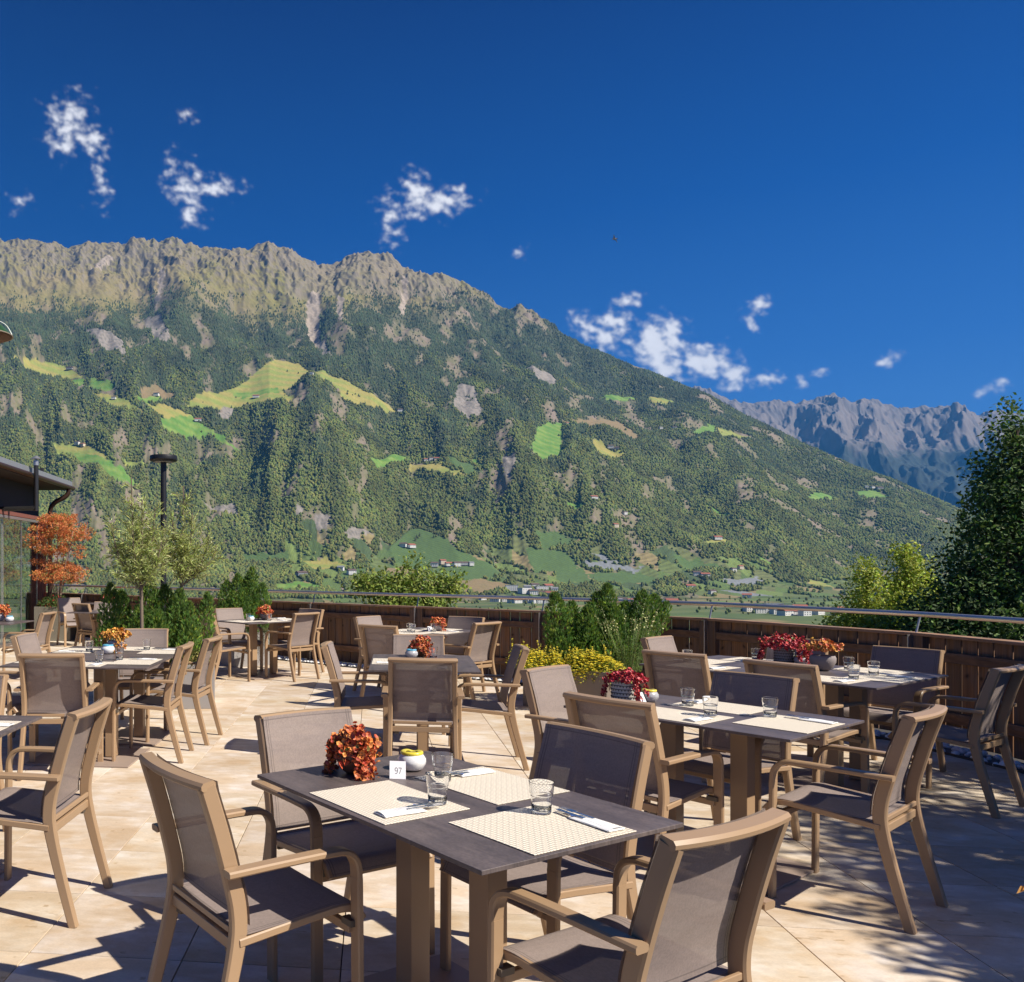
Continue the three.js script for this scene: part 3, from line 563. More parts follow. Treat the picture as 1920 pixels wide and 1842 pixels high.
{
  const proto = makeChair();
  CHAIRS.forEach(([x, d, a, label], i) => { const o = i ? copy(proto, 'armchair', label, x, 0, -d, -a * R2) : proto; o.position.set(x, 0, -d); o.rotation.y = -a * R2; o.userData = { label, category: 'chair', group: 'sling armchairs round the terrace tables' }; });
}
// ---------------------------------------------------------------- tables
const slateTex = dataTex(512, 512, (u, v) => {
  const w = .4 * pfbm(u * 4, v * 4, 4, 4, 2), a = pfbm(u * 4 + w * .6, v * 40 + w * 3, 4, 40, 3), b = pfbm(u * 8, v * 8, 8, 8, 4), c = vnoise(u * 64, v * 256, 64, 256);
  const t = clamp(.5 + .45 * a + .4 * b + .12 * c); const t2 = .5 + (t - .5) * .7 + .18 * vnoise(u * 128, v * 200, 128, 200); return [lerp(.29, .46, t2), lerp(.26, .41, t2), lerp(.255, .395, t2)];
});
slateTex.repeat.set(1.1, 1.1);
const slateMat = phy(lin(1, 1, 1), .42, { map: slateTex, bumpMap: slateTex, bumpScale: .0008, specularIntensity: .85 });
const slateEdge = std(lin(.04, .034, .036), .5);
const plateMat = std(lin(.33, .25, .2), .5);
function makeTable() {                                         // long side along x, origin on the floor
  const t = thing('dining_table', '', 'table');
  const g = rbox(1.123, .013, .788, .002, 0, .7435, 0), p = g.attributes.position, uv = g.attributes.uv; for (let i = 0; i < p.count; i++) uv.setXY(i, p.getX(i), p.getZ(i));
  mesh('tabletop', g, slateMat, t);
  for (const s of [-1, 1]) mesh('column', rbox(.082, .706, .082, .004, s * .178, .371, 0), frameMat, t);
  mesh('support_frame', merge([box(.7, .02, .05, 0, .7265, -.0), box(.05, .02, .56, -.19, .727, 0), box(.05, .02, .56, .19, .727, 0)]), bracketMat, t);
  mesh('base_plate', rbox(.8, .012, .63, .003, 0, .0075, 0), plateMat, t);
  return t;
}
const TABLES = {
  t97: [.578, 2.786, 60, 'dark slate table with number 97 in front centre'], t96: [2.215, 4.372, 54, 'dark slate table with number 96 and a patterned plant pot'],
  tr1: [3.933, 5.878, -34, 'right half of the double table, under the round grey plant bowl'], tr2: [3.491, 6.533, -34, 'left half of the double table, under the patterned pot of red succulent'],
  tc: [1.18, 6.647, -81.3, 'central table with red succulent and blue lidded bowl'], tc2: [1.755, 9.76, -50, 'table at the middle fence with small tent card'],
  tbl: [-.08, 11.74, -39, 'table beside the lone yew bush at the fence'], tl1: [-1.4, 6.72, 7, 'near half of the large left table, with two glasses in front'],
  tl2: [-1.302, 7.503, 7, 'far half of the large left table, under the orange plant pot'], tll: [-1.728, 3.946, 7, 'front left table cut by the picture edge'],
  tfl: [-3.8, 11.4, 7, 'small table at the glass wall, cut by the left picture edge'], tf1: [-2.62, 14.0, 5, 'table between the brown backed chair and the yew hedge'], tf2: [-3.15, 17.0, 40, 'farthest table at the fence behind the maple'],
};
{
  const proto = makeTable(); let first = true;
  for (const k in TABLES) { const [x, d, a, label] = TABLES[k], o = first ? proto : copy(proto, 'dining_table', label, x, 0, -d, -a * R2); o.position.set(x, 0, -d); o.rotation.y = -a * R2; o.userData = { label, category: 'table', group: 'slate topped terrace tables' }; first = false; }
}
const on = (k, lx, lz) => { const [x, d, a] = TABLES[k], r = a * R2; return [x + lx * Math.cos(r) + lz * Math.sin(r), d - lx * Math.sin(r) + lz * Math.cos(r)]; };   // a spot on a table: along, across
// ---------------------------------------------------------------- leaves and plants
class Leaves {                                                 // many small leaves joined into one geometry, each its own bent blade
  constructor(seed) { this.R = rng(seed); this.p = []; this.c = []; this.n = 0; }
  add(pos, dir, nor, len, wid, col, cup = .25) {
    const d = dir.clone().normalize(), s = new THREE.Vector3().crossVectors(d, nor); if (s.lengthSq() < 1e-6) s.set(1, 0, 0); s.normalize(); const n = new THREE.Vector3().crossVectors(s, d).normalize();
    const a = pos, b = pos.clone().addScaledVector(d, len * .5).addScaledVector(s, wid / 2).addScaledVector(n, len * cup * .5), c = pos.clone().addScaledVector(d, len), e = pos.clone().addScaledVector(d, len * .5).addScaledVector(s, -wid / 2).addScaledVector(n, len * cup * .5);
    for (const q of [a, b, c, a, c, e]) this.p.push(q.x, q.y, q.z);
    for (let i = 0; i < 6; i++) this.c.push(col[0], col[1], col[2]);
  }
  disc(pos, nor, r, col, cup = .35) {                          // a round cupped succulent leaf: six wedges
    const n = nor.clone().normalize(), s = new THREE.Vector3(n.y, n.z, -n.x).cross(n).normalize(), t = new THREE.Vector3().crossVectors(n, s), rim = [];
    for (let i = 0; i < 6; i++) { const a = i * Math.PI / 3; rim.push(pos.clone().addScaledVector(s, Math.cos(a) * r).addScaledVector(t, Math.sin(a) * r * .8).addScaledVector(n, r * cup)); }
    for (let i = 0; i < 6; i++) { for (const q of [pos, rim[i], rim[(i + 1) % 6]]) this.p.push(q.x, q.y, q.z); const k = .82 + .3 * this.R(); for (let j = 0; j < 3; j++) this.c.push(col[0] * (j ? k * 1.12 : .8 * k), col[1] * (j ? k * 1.25 : .7 * k), col[2] * k); }
  }
  dir(up = 0) { const R = this.R; const v = V(R() * 2 - 1, R() * 2 - 1, R() * 2 - 1); while (v.lengthSq() > 1 || v.lengthSq() < .01) v.set(R() * 2 - 1, R() * 2 - 1, R() * 2 - 1); v.normalize(); v.y += up; return v.normalize(); }
  geometry() { const g = new THREE.BufferGeometry(); g.setAttribute('position', new THREE.Float32BufferAttribute(this.p, 3)); g.setAttribute('color', new THREE.Float32BufferAttribute(this.c, 3)); g.computeVertexNormals(); return g; }
}
const leafMat = new THREE.MeshPhysicalMaterial({ color: 0xffffff, vertexColors: true, roughness: .62, side: THREE.DoubleSide, transmission: .4, thickness: 0, specularIntensity: .6 });
leafMat.roughness = .85;
const waxMat = new THREE.MeshPhysicalMaterial({ color: 0xffffff, vertexColors: true, roughness: .5, side: THREE.DoubleSide });
const barkMat = std(lin(.17, .13, .095), .95), darkBark = std(lin(.07, .05, .04), .95), soilMat = std(lin(.035, .026, .02), 1);
const tint = (c, k, j = 0, R = Math.random) => [c[0] * k * (1 + j * (R() - .5)), c[1] * k * (1 + j * (R() - .5)), c[2] * k * (1 + j * (R() - .5))];
function yewCrown(seed, plumes, dense = 1) {                   // upright plumes of short needles: [x, z, base, top, radius]
  const L = new Leaves(seed), R = L.R;
  for (const [px, pz, y0, y1, r, lx = 0, lz = 0] of plumes) {
    const n = Math.floor(1150 * dense * (y1 - y0) * r / .16);
    for (let i = 0; i < n; i++) {
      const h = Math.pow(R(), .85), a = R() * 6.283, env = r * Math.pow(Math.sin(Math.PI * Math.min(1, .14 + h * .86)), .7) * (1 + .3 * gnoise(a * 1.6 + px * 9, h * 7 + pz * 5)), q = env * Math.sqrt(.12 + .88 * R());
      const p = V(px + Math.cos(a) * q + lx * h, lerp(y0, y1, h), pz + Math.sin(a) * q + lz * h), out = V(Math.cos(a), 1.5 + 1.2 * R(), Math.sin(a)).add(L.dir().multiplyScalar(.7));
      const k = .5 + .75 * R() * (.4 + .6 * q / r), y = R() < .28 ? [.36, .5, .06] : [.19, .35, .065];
      for (let s = 0; s < 4; s++) { const d = out.clone().add(L.dir().multiplyScalar(.75)); L.add(p, d, L.dir(.4), .036 + .022 * R(), .0095, tint(y, k, .3, R), .1); }
    }
  }
  return L.geometry();
}
function branchTree(seed, base, top, opts) {                   // trunk and limbs as tubes, leaves along the outer twigs
  const L = new Leaves(seed), R = L.R, limbs = [], tips = [];
  const grow = (p, d, len, r, lev) => {
    const pts = [p.clone()], dd = d.clone(), n = 4; let q = p.clone();
    for (let i = 0; i < n; i++) { dd.add(L.dir().multiplyScalar(opts.wild ?? .3)).add(V(0, opts.lift ?? .12, 0)).normalize(); q = q.clone().addScaledVector(dd, len / n); pts.push(q); }
    if (r > (opts.minTube ?? .002)) limbs.push(tube(pts, r, 4, lev ? 5 : 8));
    if (lev >= opts.levels) { tips.push([pts, dd.clone()]); return; }
    const k = opts.kids[lev];
    for (let i = 0; i < k; i++) { const t = lerp(opts.from ?? .35, 1, (i + R()) / k), j = Math.min(n - 1, Math.floor(t * n)), s = pts[j].clone().lerp(pts[j + 1], t * n - j), nd = dd.clone().add(L.dir(opts.up ?? .2).multiplyScalar(opts.spread ?? .9)).normalize(); grow(s, nd, len * (opts.shrink ?? .62) * (.7 + .6 * R()), r * .55, lev + 1); }
    if (lev > 0) tips.push([pts.slice(2), dd.clone()]);
  };
  grow(base, top.clone().sub(base).normalize(), top.distanceTo(base), opts.r, 0);
  return { L, R, limbs, tips };
}
function planter(name, label, x, z, turn, w, h, d, m, group) {
  const t = thing(name, label, 'planter', x, 0, z, turn, group);
  mesh('box_body', merge([rbox(w, h, .02, .004, 0, h / 2, d / 2 - .01), rbox(w, h, .02, .004, 0, h / 2, -d / 2 + .01), rbox(.02, h, d - .04, .003, w / 2 - .01, h / 2, 0), rbox(.02, h, d - .04, .003, -w / 2 + .01, h / 2, 0)]), m, t);
  mesh('soil', box(w - .05, .02, d - .05, 0, h - .05, 0), soilMat, t); return t;
}
const brownBox = std(lin(.115, .085, .07), .55), greyBox = std(lin(.30, .28, .27), .5), paleBox = std(lin(.5, .475, .44), .55), oliveBox = std(lin(.17, .15, .115), .55);
// middle group in front of the fence
const taupeBox = std(lin(.19, .155, .13), .55);
planter('planter_box', 'taupe planter box with yew, yellow flowers and rosemary before the fence', 3.29, -9.16, -.76, .9, .43, .76, taupeBox);
{
  let t = thing('yew_shrub', 'broad dark green yew in the taupe planter before the fence', 'shrub', 3.62, .36, -9.4);
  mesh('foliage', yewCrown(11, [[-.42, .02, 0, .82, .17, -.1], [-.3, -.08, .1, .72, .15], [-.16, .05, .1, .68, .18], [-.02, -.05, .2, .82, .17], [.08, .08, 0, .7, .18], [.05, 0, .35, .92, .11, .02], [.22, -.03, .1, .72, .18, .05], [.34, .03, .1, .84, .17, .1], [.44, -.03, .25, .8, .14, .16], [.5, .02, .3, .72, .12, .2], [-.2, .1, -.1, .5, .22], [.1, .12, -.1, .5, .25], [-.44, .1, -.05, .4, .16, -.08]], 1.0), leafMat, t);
  mesh('stem', merge([[-.3, 0], [0, 0], [.3, 0]].map(([x, z]) => tube([V(x, 0, z), V(x * 1.05, .25, z), V(x * 1.15, .5, z)], .018, 4, 6))), darkBark, t);
  // yellow flowering cinquefoil spilling over the front
  const L = new Leaves(12), R = L.R; const F = new Leaves(13);
  for (let i = 0; i < 5200; i++) { const u = R(), a = R() * 6.283, x = lerp(-.54, .48, u), hh = .17 + .05 * Math.sin(u * 9 + 1) - .08 * u + .09 * gnoise(u * 9, 3), r = Math.sqrt(R()), y = hh * Math.cos(r * 1.4) + (r > .65 ? -.2 * R() * (u > .2 ? 1 : .5) : 0), p = V(x + .1 * Math.cos(a) * r, y * (.45 + .6 * R()), .02 + .27 * Math.sin(a) * r + .04); const k = .55 + .8 * R(); L.add(p, L.dir(.4), L.dir(.5), .022 + .014 * R(), .011, tint([.3, .36, .045], k, .3, R)); if (R() < .5 && (y > .03 || r > .6)) { const q = p.clone(); q.y += .02; for (let s = 0; s < 5; s++) { const b = s * 1.257 + R(); F.add(q, V(Math.cos(b), .45, Math.sin(b)), V(0, 1, 0), .017, .017, [.9, .68 + .14 * R(), .05 + .05 * R()], .12); } } }
  for (let i = 0; i < 34; i++) { const x = lerp(-.6, .45, R()), h = .17 + .12 * R() * (x < -.2 || R() < .2 ? 1 : .5), l = .12 * (R() - .5); for (let s = 0; s < 26; s++) { const y = h * s / 26, p = V(x + l * s / 26, y, .08 * (R() - .5) + .05); L.add(p, L.dir(.6), L.dir(.5), .022, .011, tint([.3, .3, .04], .7 + .5 * R(), .2, R)); if (s > 8 && R() < .4) F.disc(p, V(0, 1, .3), .011, [.7, .52, .04]); } }
  t = thing('cinquefoil', 'low bushy plant full of small yellow flowers in the taupe planter', 'plant', 3.12, .44, -9.0, -.3);
  mesh('foliage', L.geometry(), leafMat, t); mesh('blossoms', F.geometry(), waxMat, t).userData.kind = 'stuff';
  // tall rosemary-like herb with seed heads
  const H = new Leaves(14), S = new Leaves(15); const stems = [];
  for (let i = 0; i < 58; i++) {
    const a = H.R() * 6.283, r = .2 * Math.sqrt(H.R()), lean = .12 + .18 * H.R(), h = .28 + .5 * H.R() * (1 - r * 1.2), b = V(Math.cos(a) * r * .6, 0, Math.sin(a) * r * .5), tp = V(Math.cos(a) * (r + lean * h * 1.3), h, Math.sin(a) * (r + lean * h)), mid = b.clone().lerp(tp, .5).add(V(0, .03, 0));
    stems.push(tube([b, mid, tp], .0028, 4, 4)); const cv = new THREE.CatmullRomCurve3([b, mid, tp]);
    for (let s = 0; s < 46; s++) { const u = s / 46, p = cv.getPoint(u * .97), d = V(H.R() - .5, .55, H.R() - .5); if (u < .72 || h < .5) H.add(p, d, H.dir(), .035 * (1.1 - .4 * u), .006, tint([.22, .36, .09], .65 + .6 * H.R(), .2, H.R), .05); else if (H.R() < .8) S.disc(p.clone().add(H.dir().multiplyScalar(.014)), H.dir(.3), .006 + .004 * H.R(), tint([.55, .52, .25], .7 + .6 * H.R(), .2, H.R)); }
  }
  t = thing('rosemary', 'tall green herb with pale seed heads beside the yew in the taupe planter', 'plant', 3.74, .4, -9.0);
  mesh('stem', merge(stems), std(lin(.14, .18, .06), .8), t); mesh('foliage', H.geometry(), leafMat, t); mesh('seed_heads', S.geometry(), waxMat, t).userData.kind = 'stuff';
}
// left group: long planter with yews and two olive trees
planter('planter_box', 'grey planter box with yews and olive trees behind the left table', -1.22, -9.3, .08, 1.25, .46, .7, greyBox);
planter('planter_box', 'grey planter box by the fence under the lone yew', -.32, -13.05, .5, .72, .5, .5, greyBox);
{
  let t = thing('yew_hedge', 'row of dark yews round the foot of the olive trees', 'shrub', -1.2, .4, -9.35);
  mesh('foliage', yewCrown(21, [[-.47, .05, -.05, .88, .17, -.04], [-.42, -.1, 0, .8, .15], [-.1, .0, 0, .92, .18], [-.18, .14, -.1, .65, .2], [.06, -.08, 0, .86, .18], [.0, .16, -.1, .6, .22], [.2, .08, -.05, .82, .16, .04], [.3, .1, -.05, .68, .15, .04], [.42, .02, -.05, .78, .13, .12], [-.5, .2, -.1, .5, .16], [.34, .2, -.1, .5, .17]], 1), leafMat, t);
  mesh('stem', merge([[-.45, 0], [-.05, 0], [.3, 0]].map(([x, z]) => tube([V(x, -.03, z), V(x, .25, z), V(x * 1.02, .5, z)], .016, 4, 6))), darkBark, t);
  t = thing('yew_shrub', 'lone dark yew bush standing against the fence left of centre', 'shrub', -.4, .45, -13.1);
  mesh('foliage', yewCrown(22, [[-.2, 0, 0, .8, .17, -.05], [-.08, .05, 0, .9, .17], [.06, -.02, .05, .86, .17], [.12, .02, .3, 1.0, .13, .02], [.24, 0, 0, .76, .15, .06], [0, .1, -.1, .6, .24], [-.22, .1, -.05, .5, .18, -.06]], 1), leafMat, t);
  mesh('stem', tube([V(0, -.02, 0), V(0, .3, 0), V(.02, .6, 0)], .02, 4, 6), darkBark, t);
  const olive = (seed, x, z, h0, name, label, plumes) => {
    const L = new Leaves(seed), R = L.R, limbs = [tube([V(0, -.5 + .02, 0), V(.012, h0 * .5 - .2, .01), V(.0, h0, 0)], .019, 6, 8)];
    for (const [dx, dz, y1, n, sp] of plumes) {
      const b = V(0, h0 - .12, 0), mid = V(dx * .75, lerp(h0, y1, .4), dz * .75), e = V(dx, y1, dz), cv = new THREE.CatmullRomCurve3([b, mid, e]); limbs.push(tube([b, mid, e], .007, 6, 5));
      for (let i = 0; i < n; i++) {
        const u = .12 + .85 * R(), p = cv.getPoint(u), d = V(dx, .75, dz).add(L.dir().multiplyScalar(1.15)).normalize(), len = (.12 + sp * R()) * (1.15 - .65 * u), tip = p.clone().addScaledVector(d, len).add(V(0, .03 * (R() - .2), 0)); if (R() < .22) continue;
        if (len > .1) limbs.push(tube([p, p.clone().lerp(tip, .5).add(V(0, .01, 0)), tip], .0022, 2, 3));
        const m = Math.floor(len / .0125); for (let s = 0; s < m; s++) { const q = p.clone().lerp(tip, (s + .3) / m), ld = d.clone().add(L.dir().multiplyScalar(.85)).normalize(); const k = .6 + .65 * R(), base = R() < .3 ? [.62, .66, .3] : [.45, .52, .14]; L.add(q, ld, L.dir(.3), .052 + .02 * R(), .0105, tint(base, k, .2, R), .06); }
      }
    }
    const o = thing(name, label, 'tree', x, .44, z); mesh('trunk', merge(limbs), barkMat, o); mesh('crown', L.geometry(), leafMat, o);
  };
  olive(31, -1.34, -9.0, .92, 'olive_tree', 'slender young olive tree with a bare straight trunk, left one', [[-.1, 0, 1.98, 60, .22], [.02, .05, 1.74, 58, .24], [.14, -.05, 1.66, 52, .24], [-.3, .05, 1.5, 30, .16], [-.07, .12, 1.5, 50, .24], [.08, -.12, 1.46, 50, .24], [.22, .05, 1.3, 42, .22], [-.22, -.06, 1.25, 40, .2], [-.16, .08, .86, 18, .16], [.16, .08, 1.1, 34, .2]]);
  olive(32, -.95, -9.35, .95, 'olive_tree', 'young olive tree to the right of the straight olive trunk', [[.02, 0, 1.92, 56, .22], [.12, .04, 1.62, 50, .24], [-.1, 0, 1.56, 44, .22], [.3, 0, 1.36, 40, .22], [.22, .06, 1.08, 34, .18], [.0, .1, 1.4, 50, .24], [-.16, .05, 1.25, 38, .2], [.08, -.12, 1.3, 42, .22], [.38, .02, 1.22, 22, .16]]);
  // cream dried flowers at the planter's right end and trailing plant
  const L = new Leaves(33), R = L.R; for (let i = 0; i < 900; i++) { const a = R() * 6.283, r = Math.sqrt(R()); const p = V(.17 * Math.cos(a) * r, .14 * (1 - r * r) + .06 * R() - .02, .14 * Math.sin(a) * r); if (R() < .5) L.disc(p, L.dir(.8), .01 + .006 * R(), tint([.42, .33, .12], .6 + .7 * R(), .2, R)); else L.add(p, L.dir(.6), L.dir(), .05, .01, tint([.2, .2, .05], .6 + .7 * R(), .2, R)); }
  t = thing('dried_flowers', 'cream and ochre flowers at the right end of the grey planter', 'plant', -.78, .44, -9.12); mesh('foliage', L.geometry(), waxMat, t);
  const T = new Leaves(34); for (let i = 0; i < 26; i++) { const x = lerp(-.28, .3, T.R()), h = .12 + .28 * T.R(); for (let s = 0; s < 40; s++) { const u = s / 40, p = V(x + .03 * Math.sin(u * 5 + i), .06 - (h + .06) * u * u, .02 + .14 * Math.sqrt(u) + .01 * T.R()); T.add(p, T.dir(-.2), T.dir(.3), .028, .008, tint([.2, .22, .08], .6 + .6 * T.R(), .2, T.R)); } }
  t = thing('trailing_plant', 'pale trailing plant hanging over the planter below the lone yew', 'plant', -.28, .5, -12.85, .5); mesh('foliage', T.geometry(), leafMat, t);
}
// orange maple by the glass corner
planter('planter_box', 'olive grey planter box of the orange maple', -4.3, -17.35, 0, .72, .68, .55, oliveBox);
{
  const { L, R, limbs } = branchTree(41, V(0, .6, 0), V(.02, 1.25, 0), { r: .022, levels: 0, kids: [], wild: .1 });
  const tiers = [];
  for (let i = 0; i < 92; i++) { const a = R() * 6.283, up = R(), y = up < .62 ? lerp(1.72, 2.5, R()) : lerp(1.15, 1.6, R()), r = (y > 1.65 ? .62 : .5) * Math.sqrt(R()) * (y > 2.3 ? .6 : 1), c = V(Math.cos(a) * r + .02, y, Math.sin(a) * r * .8); tiers.push(c); }
  for (let i = 0; i < 9; i++) { const a = i * .7, e = V(Math.cos(a) * .36, 1.5 + .85 * (i % 3) / 2, Math.sin(a) * .3); limbs.push(tube([V(.02 * Math.cos(a), .62, 0), V(e.x * .35, 1.15, e.z * .35), e], .009, 6, 5)); }
  for (const c of tiers) { const s = .09 + .1 * R(); for (let i = 0; i < 46; i++) { const p = c.clone().add(L.dir().multiply(V(s * 1.3, s * .55, s * 1.1)).multiplyScalar(Math.cbrt(R()))); const k = .7 + .6 * R(), base = R() < .12 ? [.3, .3, .06] : R() < .3 ? [.68, .29, .08] : [.64, .22, .075]; for (let q = 0; q < 3; q++) L.add(p, L.dir(-.1), L.dir(.8), .042 + .018 * R(), .018, tint(base, k, .2, R), .1); } }
  const t = thing('maple_tree', 'small maple with orange autumn leaves at the glass corner', 'tree', -4.25, .0, -17.35); mesh('trunk', merge(limbs), std(lin(.3, .2, .15), .9), t); mesh('crown', L.geometry(), leafMat, t);
  const U = new Leaves(42); for (let i = 0; i < 1500; i++) { const a = U.R() * 6.283, r = Math.sqrt(U.R()), p = V(.36 * Math.cos(a) * r, .3 * U.R() * (1 - r * .5), .26 * Math.sin(a) * r); if (U.R() < .08) U.disc(p, U.dir(.5), .022, [.55, .04, .03]); else U.add(p, U.dir(.5), U.dir(.5), .05, .024, tint([.1, .17, .03], .6 + .7 * U.R(), .3, U.R)); }
  const u = thing('underplanting', 'green plants with red blossoms at the foot of the maple', 'plant', -4.28, .64, -17.3); mesh('foliage', U.geometry(), leafMat, u);
}
// trees beyond the fence
function bigTree(seed, name, label, x, y0, z, lobes, leaf, cols, trunkR, count, group) {
  const L = new Leaves(seed), R = L.R, limbs = [], yTop = Math.max(...lobes.map((l) => l[1]));
  limbs.push(tube([V(0, y0, 0), V(.1, lerp(y0, yTop, .35), .05), V(0, lerp(y0, yTop, .8), 0)], trunkR, 8, 8));
  const vol = lobes.map((l) => l[3] * l[4] * l[3]), tot = vol.reduce((a, b) => a + b, 0);
  lobes.forEach(([lx, ly, lz, rx, ry], li) => {
    limbs.push(tube([V(0, lerp(y0, ly, .7), 0), V(lx * .5, ly - ry * .5, lz * .5), V(lx, ly, lz)], trunkR * .35, 5, 5));
    const clumps = Math.max(12, Math.round(count * Math.pow(vol[li] / tot, .8) / 40 * 1.2));
    for (let c = 0; c < clumps; c++) {
      const d = L.dir(.1), f = Math.cbrt(.25 + .75 * R()) * (1 + .22 * gnoise(d.x * 2 + li * 3, d.y * 2 + d.z)), cp = V(lx + d.x * rx * f, ly + d.y * ry * f, lz + d.z * rx * f), cs = leaf * (2.2 + 2.6 * R());
      for (let i = 0; i < 40; i++) { const q = cp.clone().add(L.dir().multiplyScalar(cs * Math.cbrt(R()))), k = .55 + .75 * R(), b = cols[Math.floor(R() * cols.length)]; L.add(q, L.dir(-.15).add(d.clone().multiplyScalar(.5)), L.dir(.6).add(d), leaf * (.7 + .6 * R()), leaf * .62, tint(b, k, .25, R), .12); }
    }
  });
  const t = thing(name, label, 'tree', x, 0, z, 0, group); mesh('trunk', merge(limbs), darkBark, t); mesh('crown', L.geometry(), leafMat, t); return t;
}
const LIME = [[.42, .5, .05], [.33, .42, .045], [.5, .54, .08]];
bigTree(51, 'poplar_tree', 'left one of two yellow green poplars beyond the fence', 16.62, -7, -24, [[0, 1.2, 0, .17, .32], [0, .75, .05, .32, .4], [.02, .25, .1, .5, .45], [-.2, -.2, .1, .72, .5], [-.55, -.75, .1, .85, .5], [.25, -.6, .1, .6, .6], [-.8, -1.5, .2, 1.1, .9], [.4, -1.6, .1, .9, 1.0]], .1, LIME, .14, 15000, 'poplars beyond the fence');
bigTree(52, 'poplar_tree', 'taller yellow green poplar next to the big dark tree', 18.45, -7, -25, [[0, 1.85, 0, .18, .4], [-.02, 1.3, .1, .36, .5], [.62, 1.05, -.1, .2, .5], [-.05, .75, .2, .52, .55], [.4, .4, -.1, .5, .6], [-.1, 0, .1, .72, .6], [0, -.9, .2, .95, 1.0], [-.1, -2.2, .2, 1.1, 1.2]], .1, LIME, .15, 15000, 'poplars beyond the fence');
bigTree(53, 'broadleaf_tree', 'big dark green tree at the right picture edge', 17.85, -6, -20.6, [[-.05, 4.75, 0, .4, .7], [-.05, 3.9, .2, .65, .7], [.7, 3.4, -.2, 1.2, 1.3], [-.55, 3.0, .3, .6, .5], [-.95, 2.15, .2, .6, .42], [.3, 1.9, .2, 1.5, 1.3], [-1.35, 1.35, .3, .5, .4], [-1.1, .75, .3, .9, .6], [-.9, .1, .3, 1.4, 1.0], [.7, -.4, .2, 2.2, 1.6], [-2.0, .25, .2, .65, .5], [-2.0, -.7, .2, 1.3, 1.0], [-1.5, -2.0, .2, 2.0, 1.5], [1.6, -2.4, 0, 3, 1.6], [2.2, 2.2, 0, 1.8, 2.2]], .115, [[.07, .14, .026], [.09, .175, .03], [.15, .23, .04], [.055, .11, .022]], .28, 60000);
bigTree(54, 'walnut_tree', 'light green tree top rising behind the fence at centre', 2.5, -4, -15.2, [[-.55, 1.08, 0, .34, .16], [-.25, 1.08, .1, .25, .2], [.02, 1.28, 0, .16, .26], [.06, 1.05, .1, .36, .22], [.42, 1.06, 0, .28, .15], [.66, 1.16, .1, .16, .08], [-.78, 1.12, 0, .15, .08], [-.1, .85, .1, .7, .2]], .075, [[.26, .34, .045], [.2, .28, .04], [.31, .37, .06]], .06, 2600);
// the tree whose leaves shade the right front corner stands beyond the fence, outside the picture
bigTree(55, 'shade_tree', 'tall broadleaf tree right of the terrace, outside the picture', 7.08, -3, -1.65, [[-.9, 3.0, .1, .95, .6], [-.2, 3.3, .4, 1.2, .8], [-.7, 2.5, .5, .9, .5], [.2, 3.4, -.6, 1.2, .7], [-.2, 2.9, -1.3, .9, .5], [.7, 4.0, -.2, 1.4, 1.0], [.7, 3.6, -1.8, 1.1, .7], [-.9, 2.4, 1.1, .7, .4], [.2, 2.6, 1.2, 1.0, .6], [-.9, 1.9, .9, .8, .5], [-1.5, 2.5, 0, .75, .5], [-1.85, 2.25, -.2, .5, .35], [-1.1, 2.5, -.6, .7, .45], [-1.2, 2.1, .2, .7, .4], [-.4, 1.9, 1.5, .8, .5]], .085, [[.05, .09, .02], [.07, .115, .025]], .16, 26000);
// ---------------------------------------------------------------- what lies on the tables
const TOP = .7505;
const matTex = dataTex(256, 256, (u, v) => { const x = u * 16, y = v * 16, i = Math.floor(x), j = Math.floor(y), fx = x - i - .5, fy = y - j - .5, o = (i + j) % 2; const w = o ? 1 - Math.abs(fy) * 1.6 : 1 - Math.abs(fx) * 1.6, k = clamp(w + .25) * (.92 + .08 * hash2(i, j)), gap = Math.abs(fx) > .42 || Math.abs(fy) > .42 ? .8 : 1, s = (.8 + .2 * k) * gap; return [.945 * s, .895 * s, .81 * s]; });
const matBump = dataTex(256, 256, (u, v) => { const x = u * 16, y = v * 16, i = Math.floor(x), j = Math.floor(y), fx = x - i - .5, fy = y - j - .5, h = (i + j) % 2 ? Math.cos(fy * 3) * .9 : Math.cos(fx * 3) * .6; return [h, h, h]; }, false);
matTex.repeat.set(1 / .19, 1 / .19); matBump.repeat.copy(matTex.repeat);
const matMat = std(lin(1, 1, 1), .7, { map: matTex, bumpMap: matBump, bumpScale: .0018 });
const paper = std(lin(.78, .77, .75), .8), steelFork = std(lin(.72, .71, .7), .22, { metalness: 1 }), whiteGlaze = phy(lin(.78, .77, .75), .2, { clearcoat: .6, clearcoatRoughness: .1 }), yellowGlaze = phy(lin(.74, .6, .05), .3, { clearcoat: .5 }), blueGlaze = phy(lin(.12, .42, .6), .3, { clearcoat: .5 }), greyGlaze = phy(lin(.42, .41, .42), .3, { clearcoat: .4 });
const glassMat = phy(lin(.985, .99, .995), .02, { transmission: 1, thickness: .003, ior: 1.48 });
const glassBase = phy(lin(.9, .95, 1), .03, { transmission: 1, thickness: .006, ior: 1.48 });
const sleeveTex = (() => {                                     // printed paper sleeve: soft grey lines and a blue corner
  const c = document.createElement('canvas'); c.width = 128; c.height = 256; const x = c.getContext('2d'); x.fillStyle = '#f1efec'; x.fillRect(0, 0, 128, 256); x.fillStyle = '#b9b9be'; for (let i = 0; i < 9; i++) x.fillRect(22 + (i % 3) * 4, 60 + i * 17, 60 + (i * 37) % 30, 3);
  const t = new THREE.CanvasTexture(c); t.colorSpace = THREE.SRGBColorSpace; return t;
})();
const sleeveMat = std(lin(.92, .92, .92), .75, { map: sleeveTex });
const blueMat = std(lin(.02, .09, .36), .6);
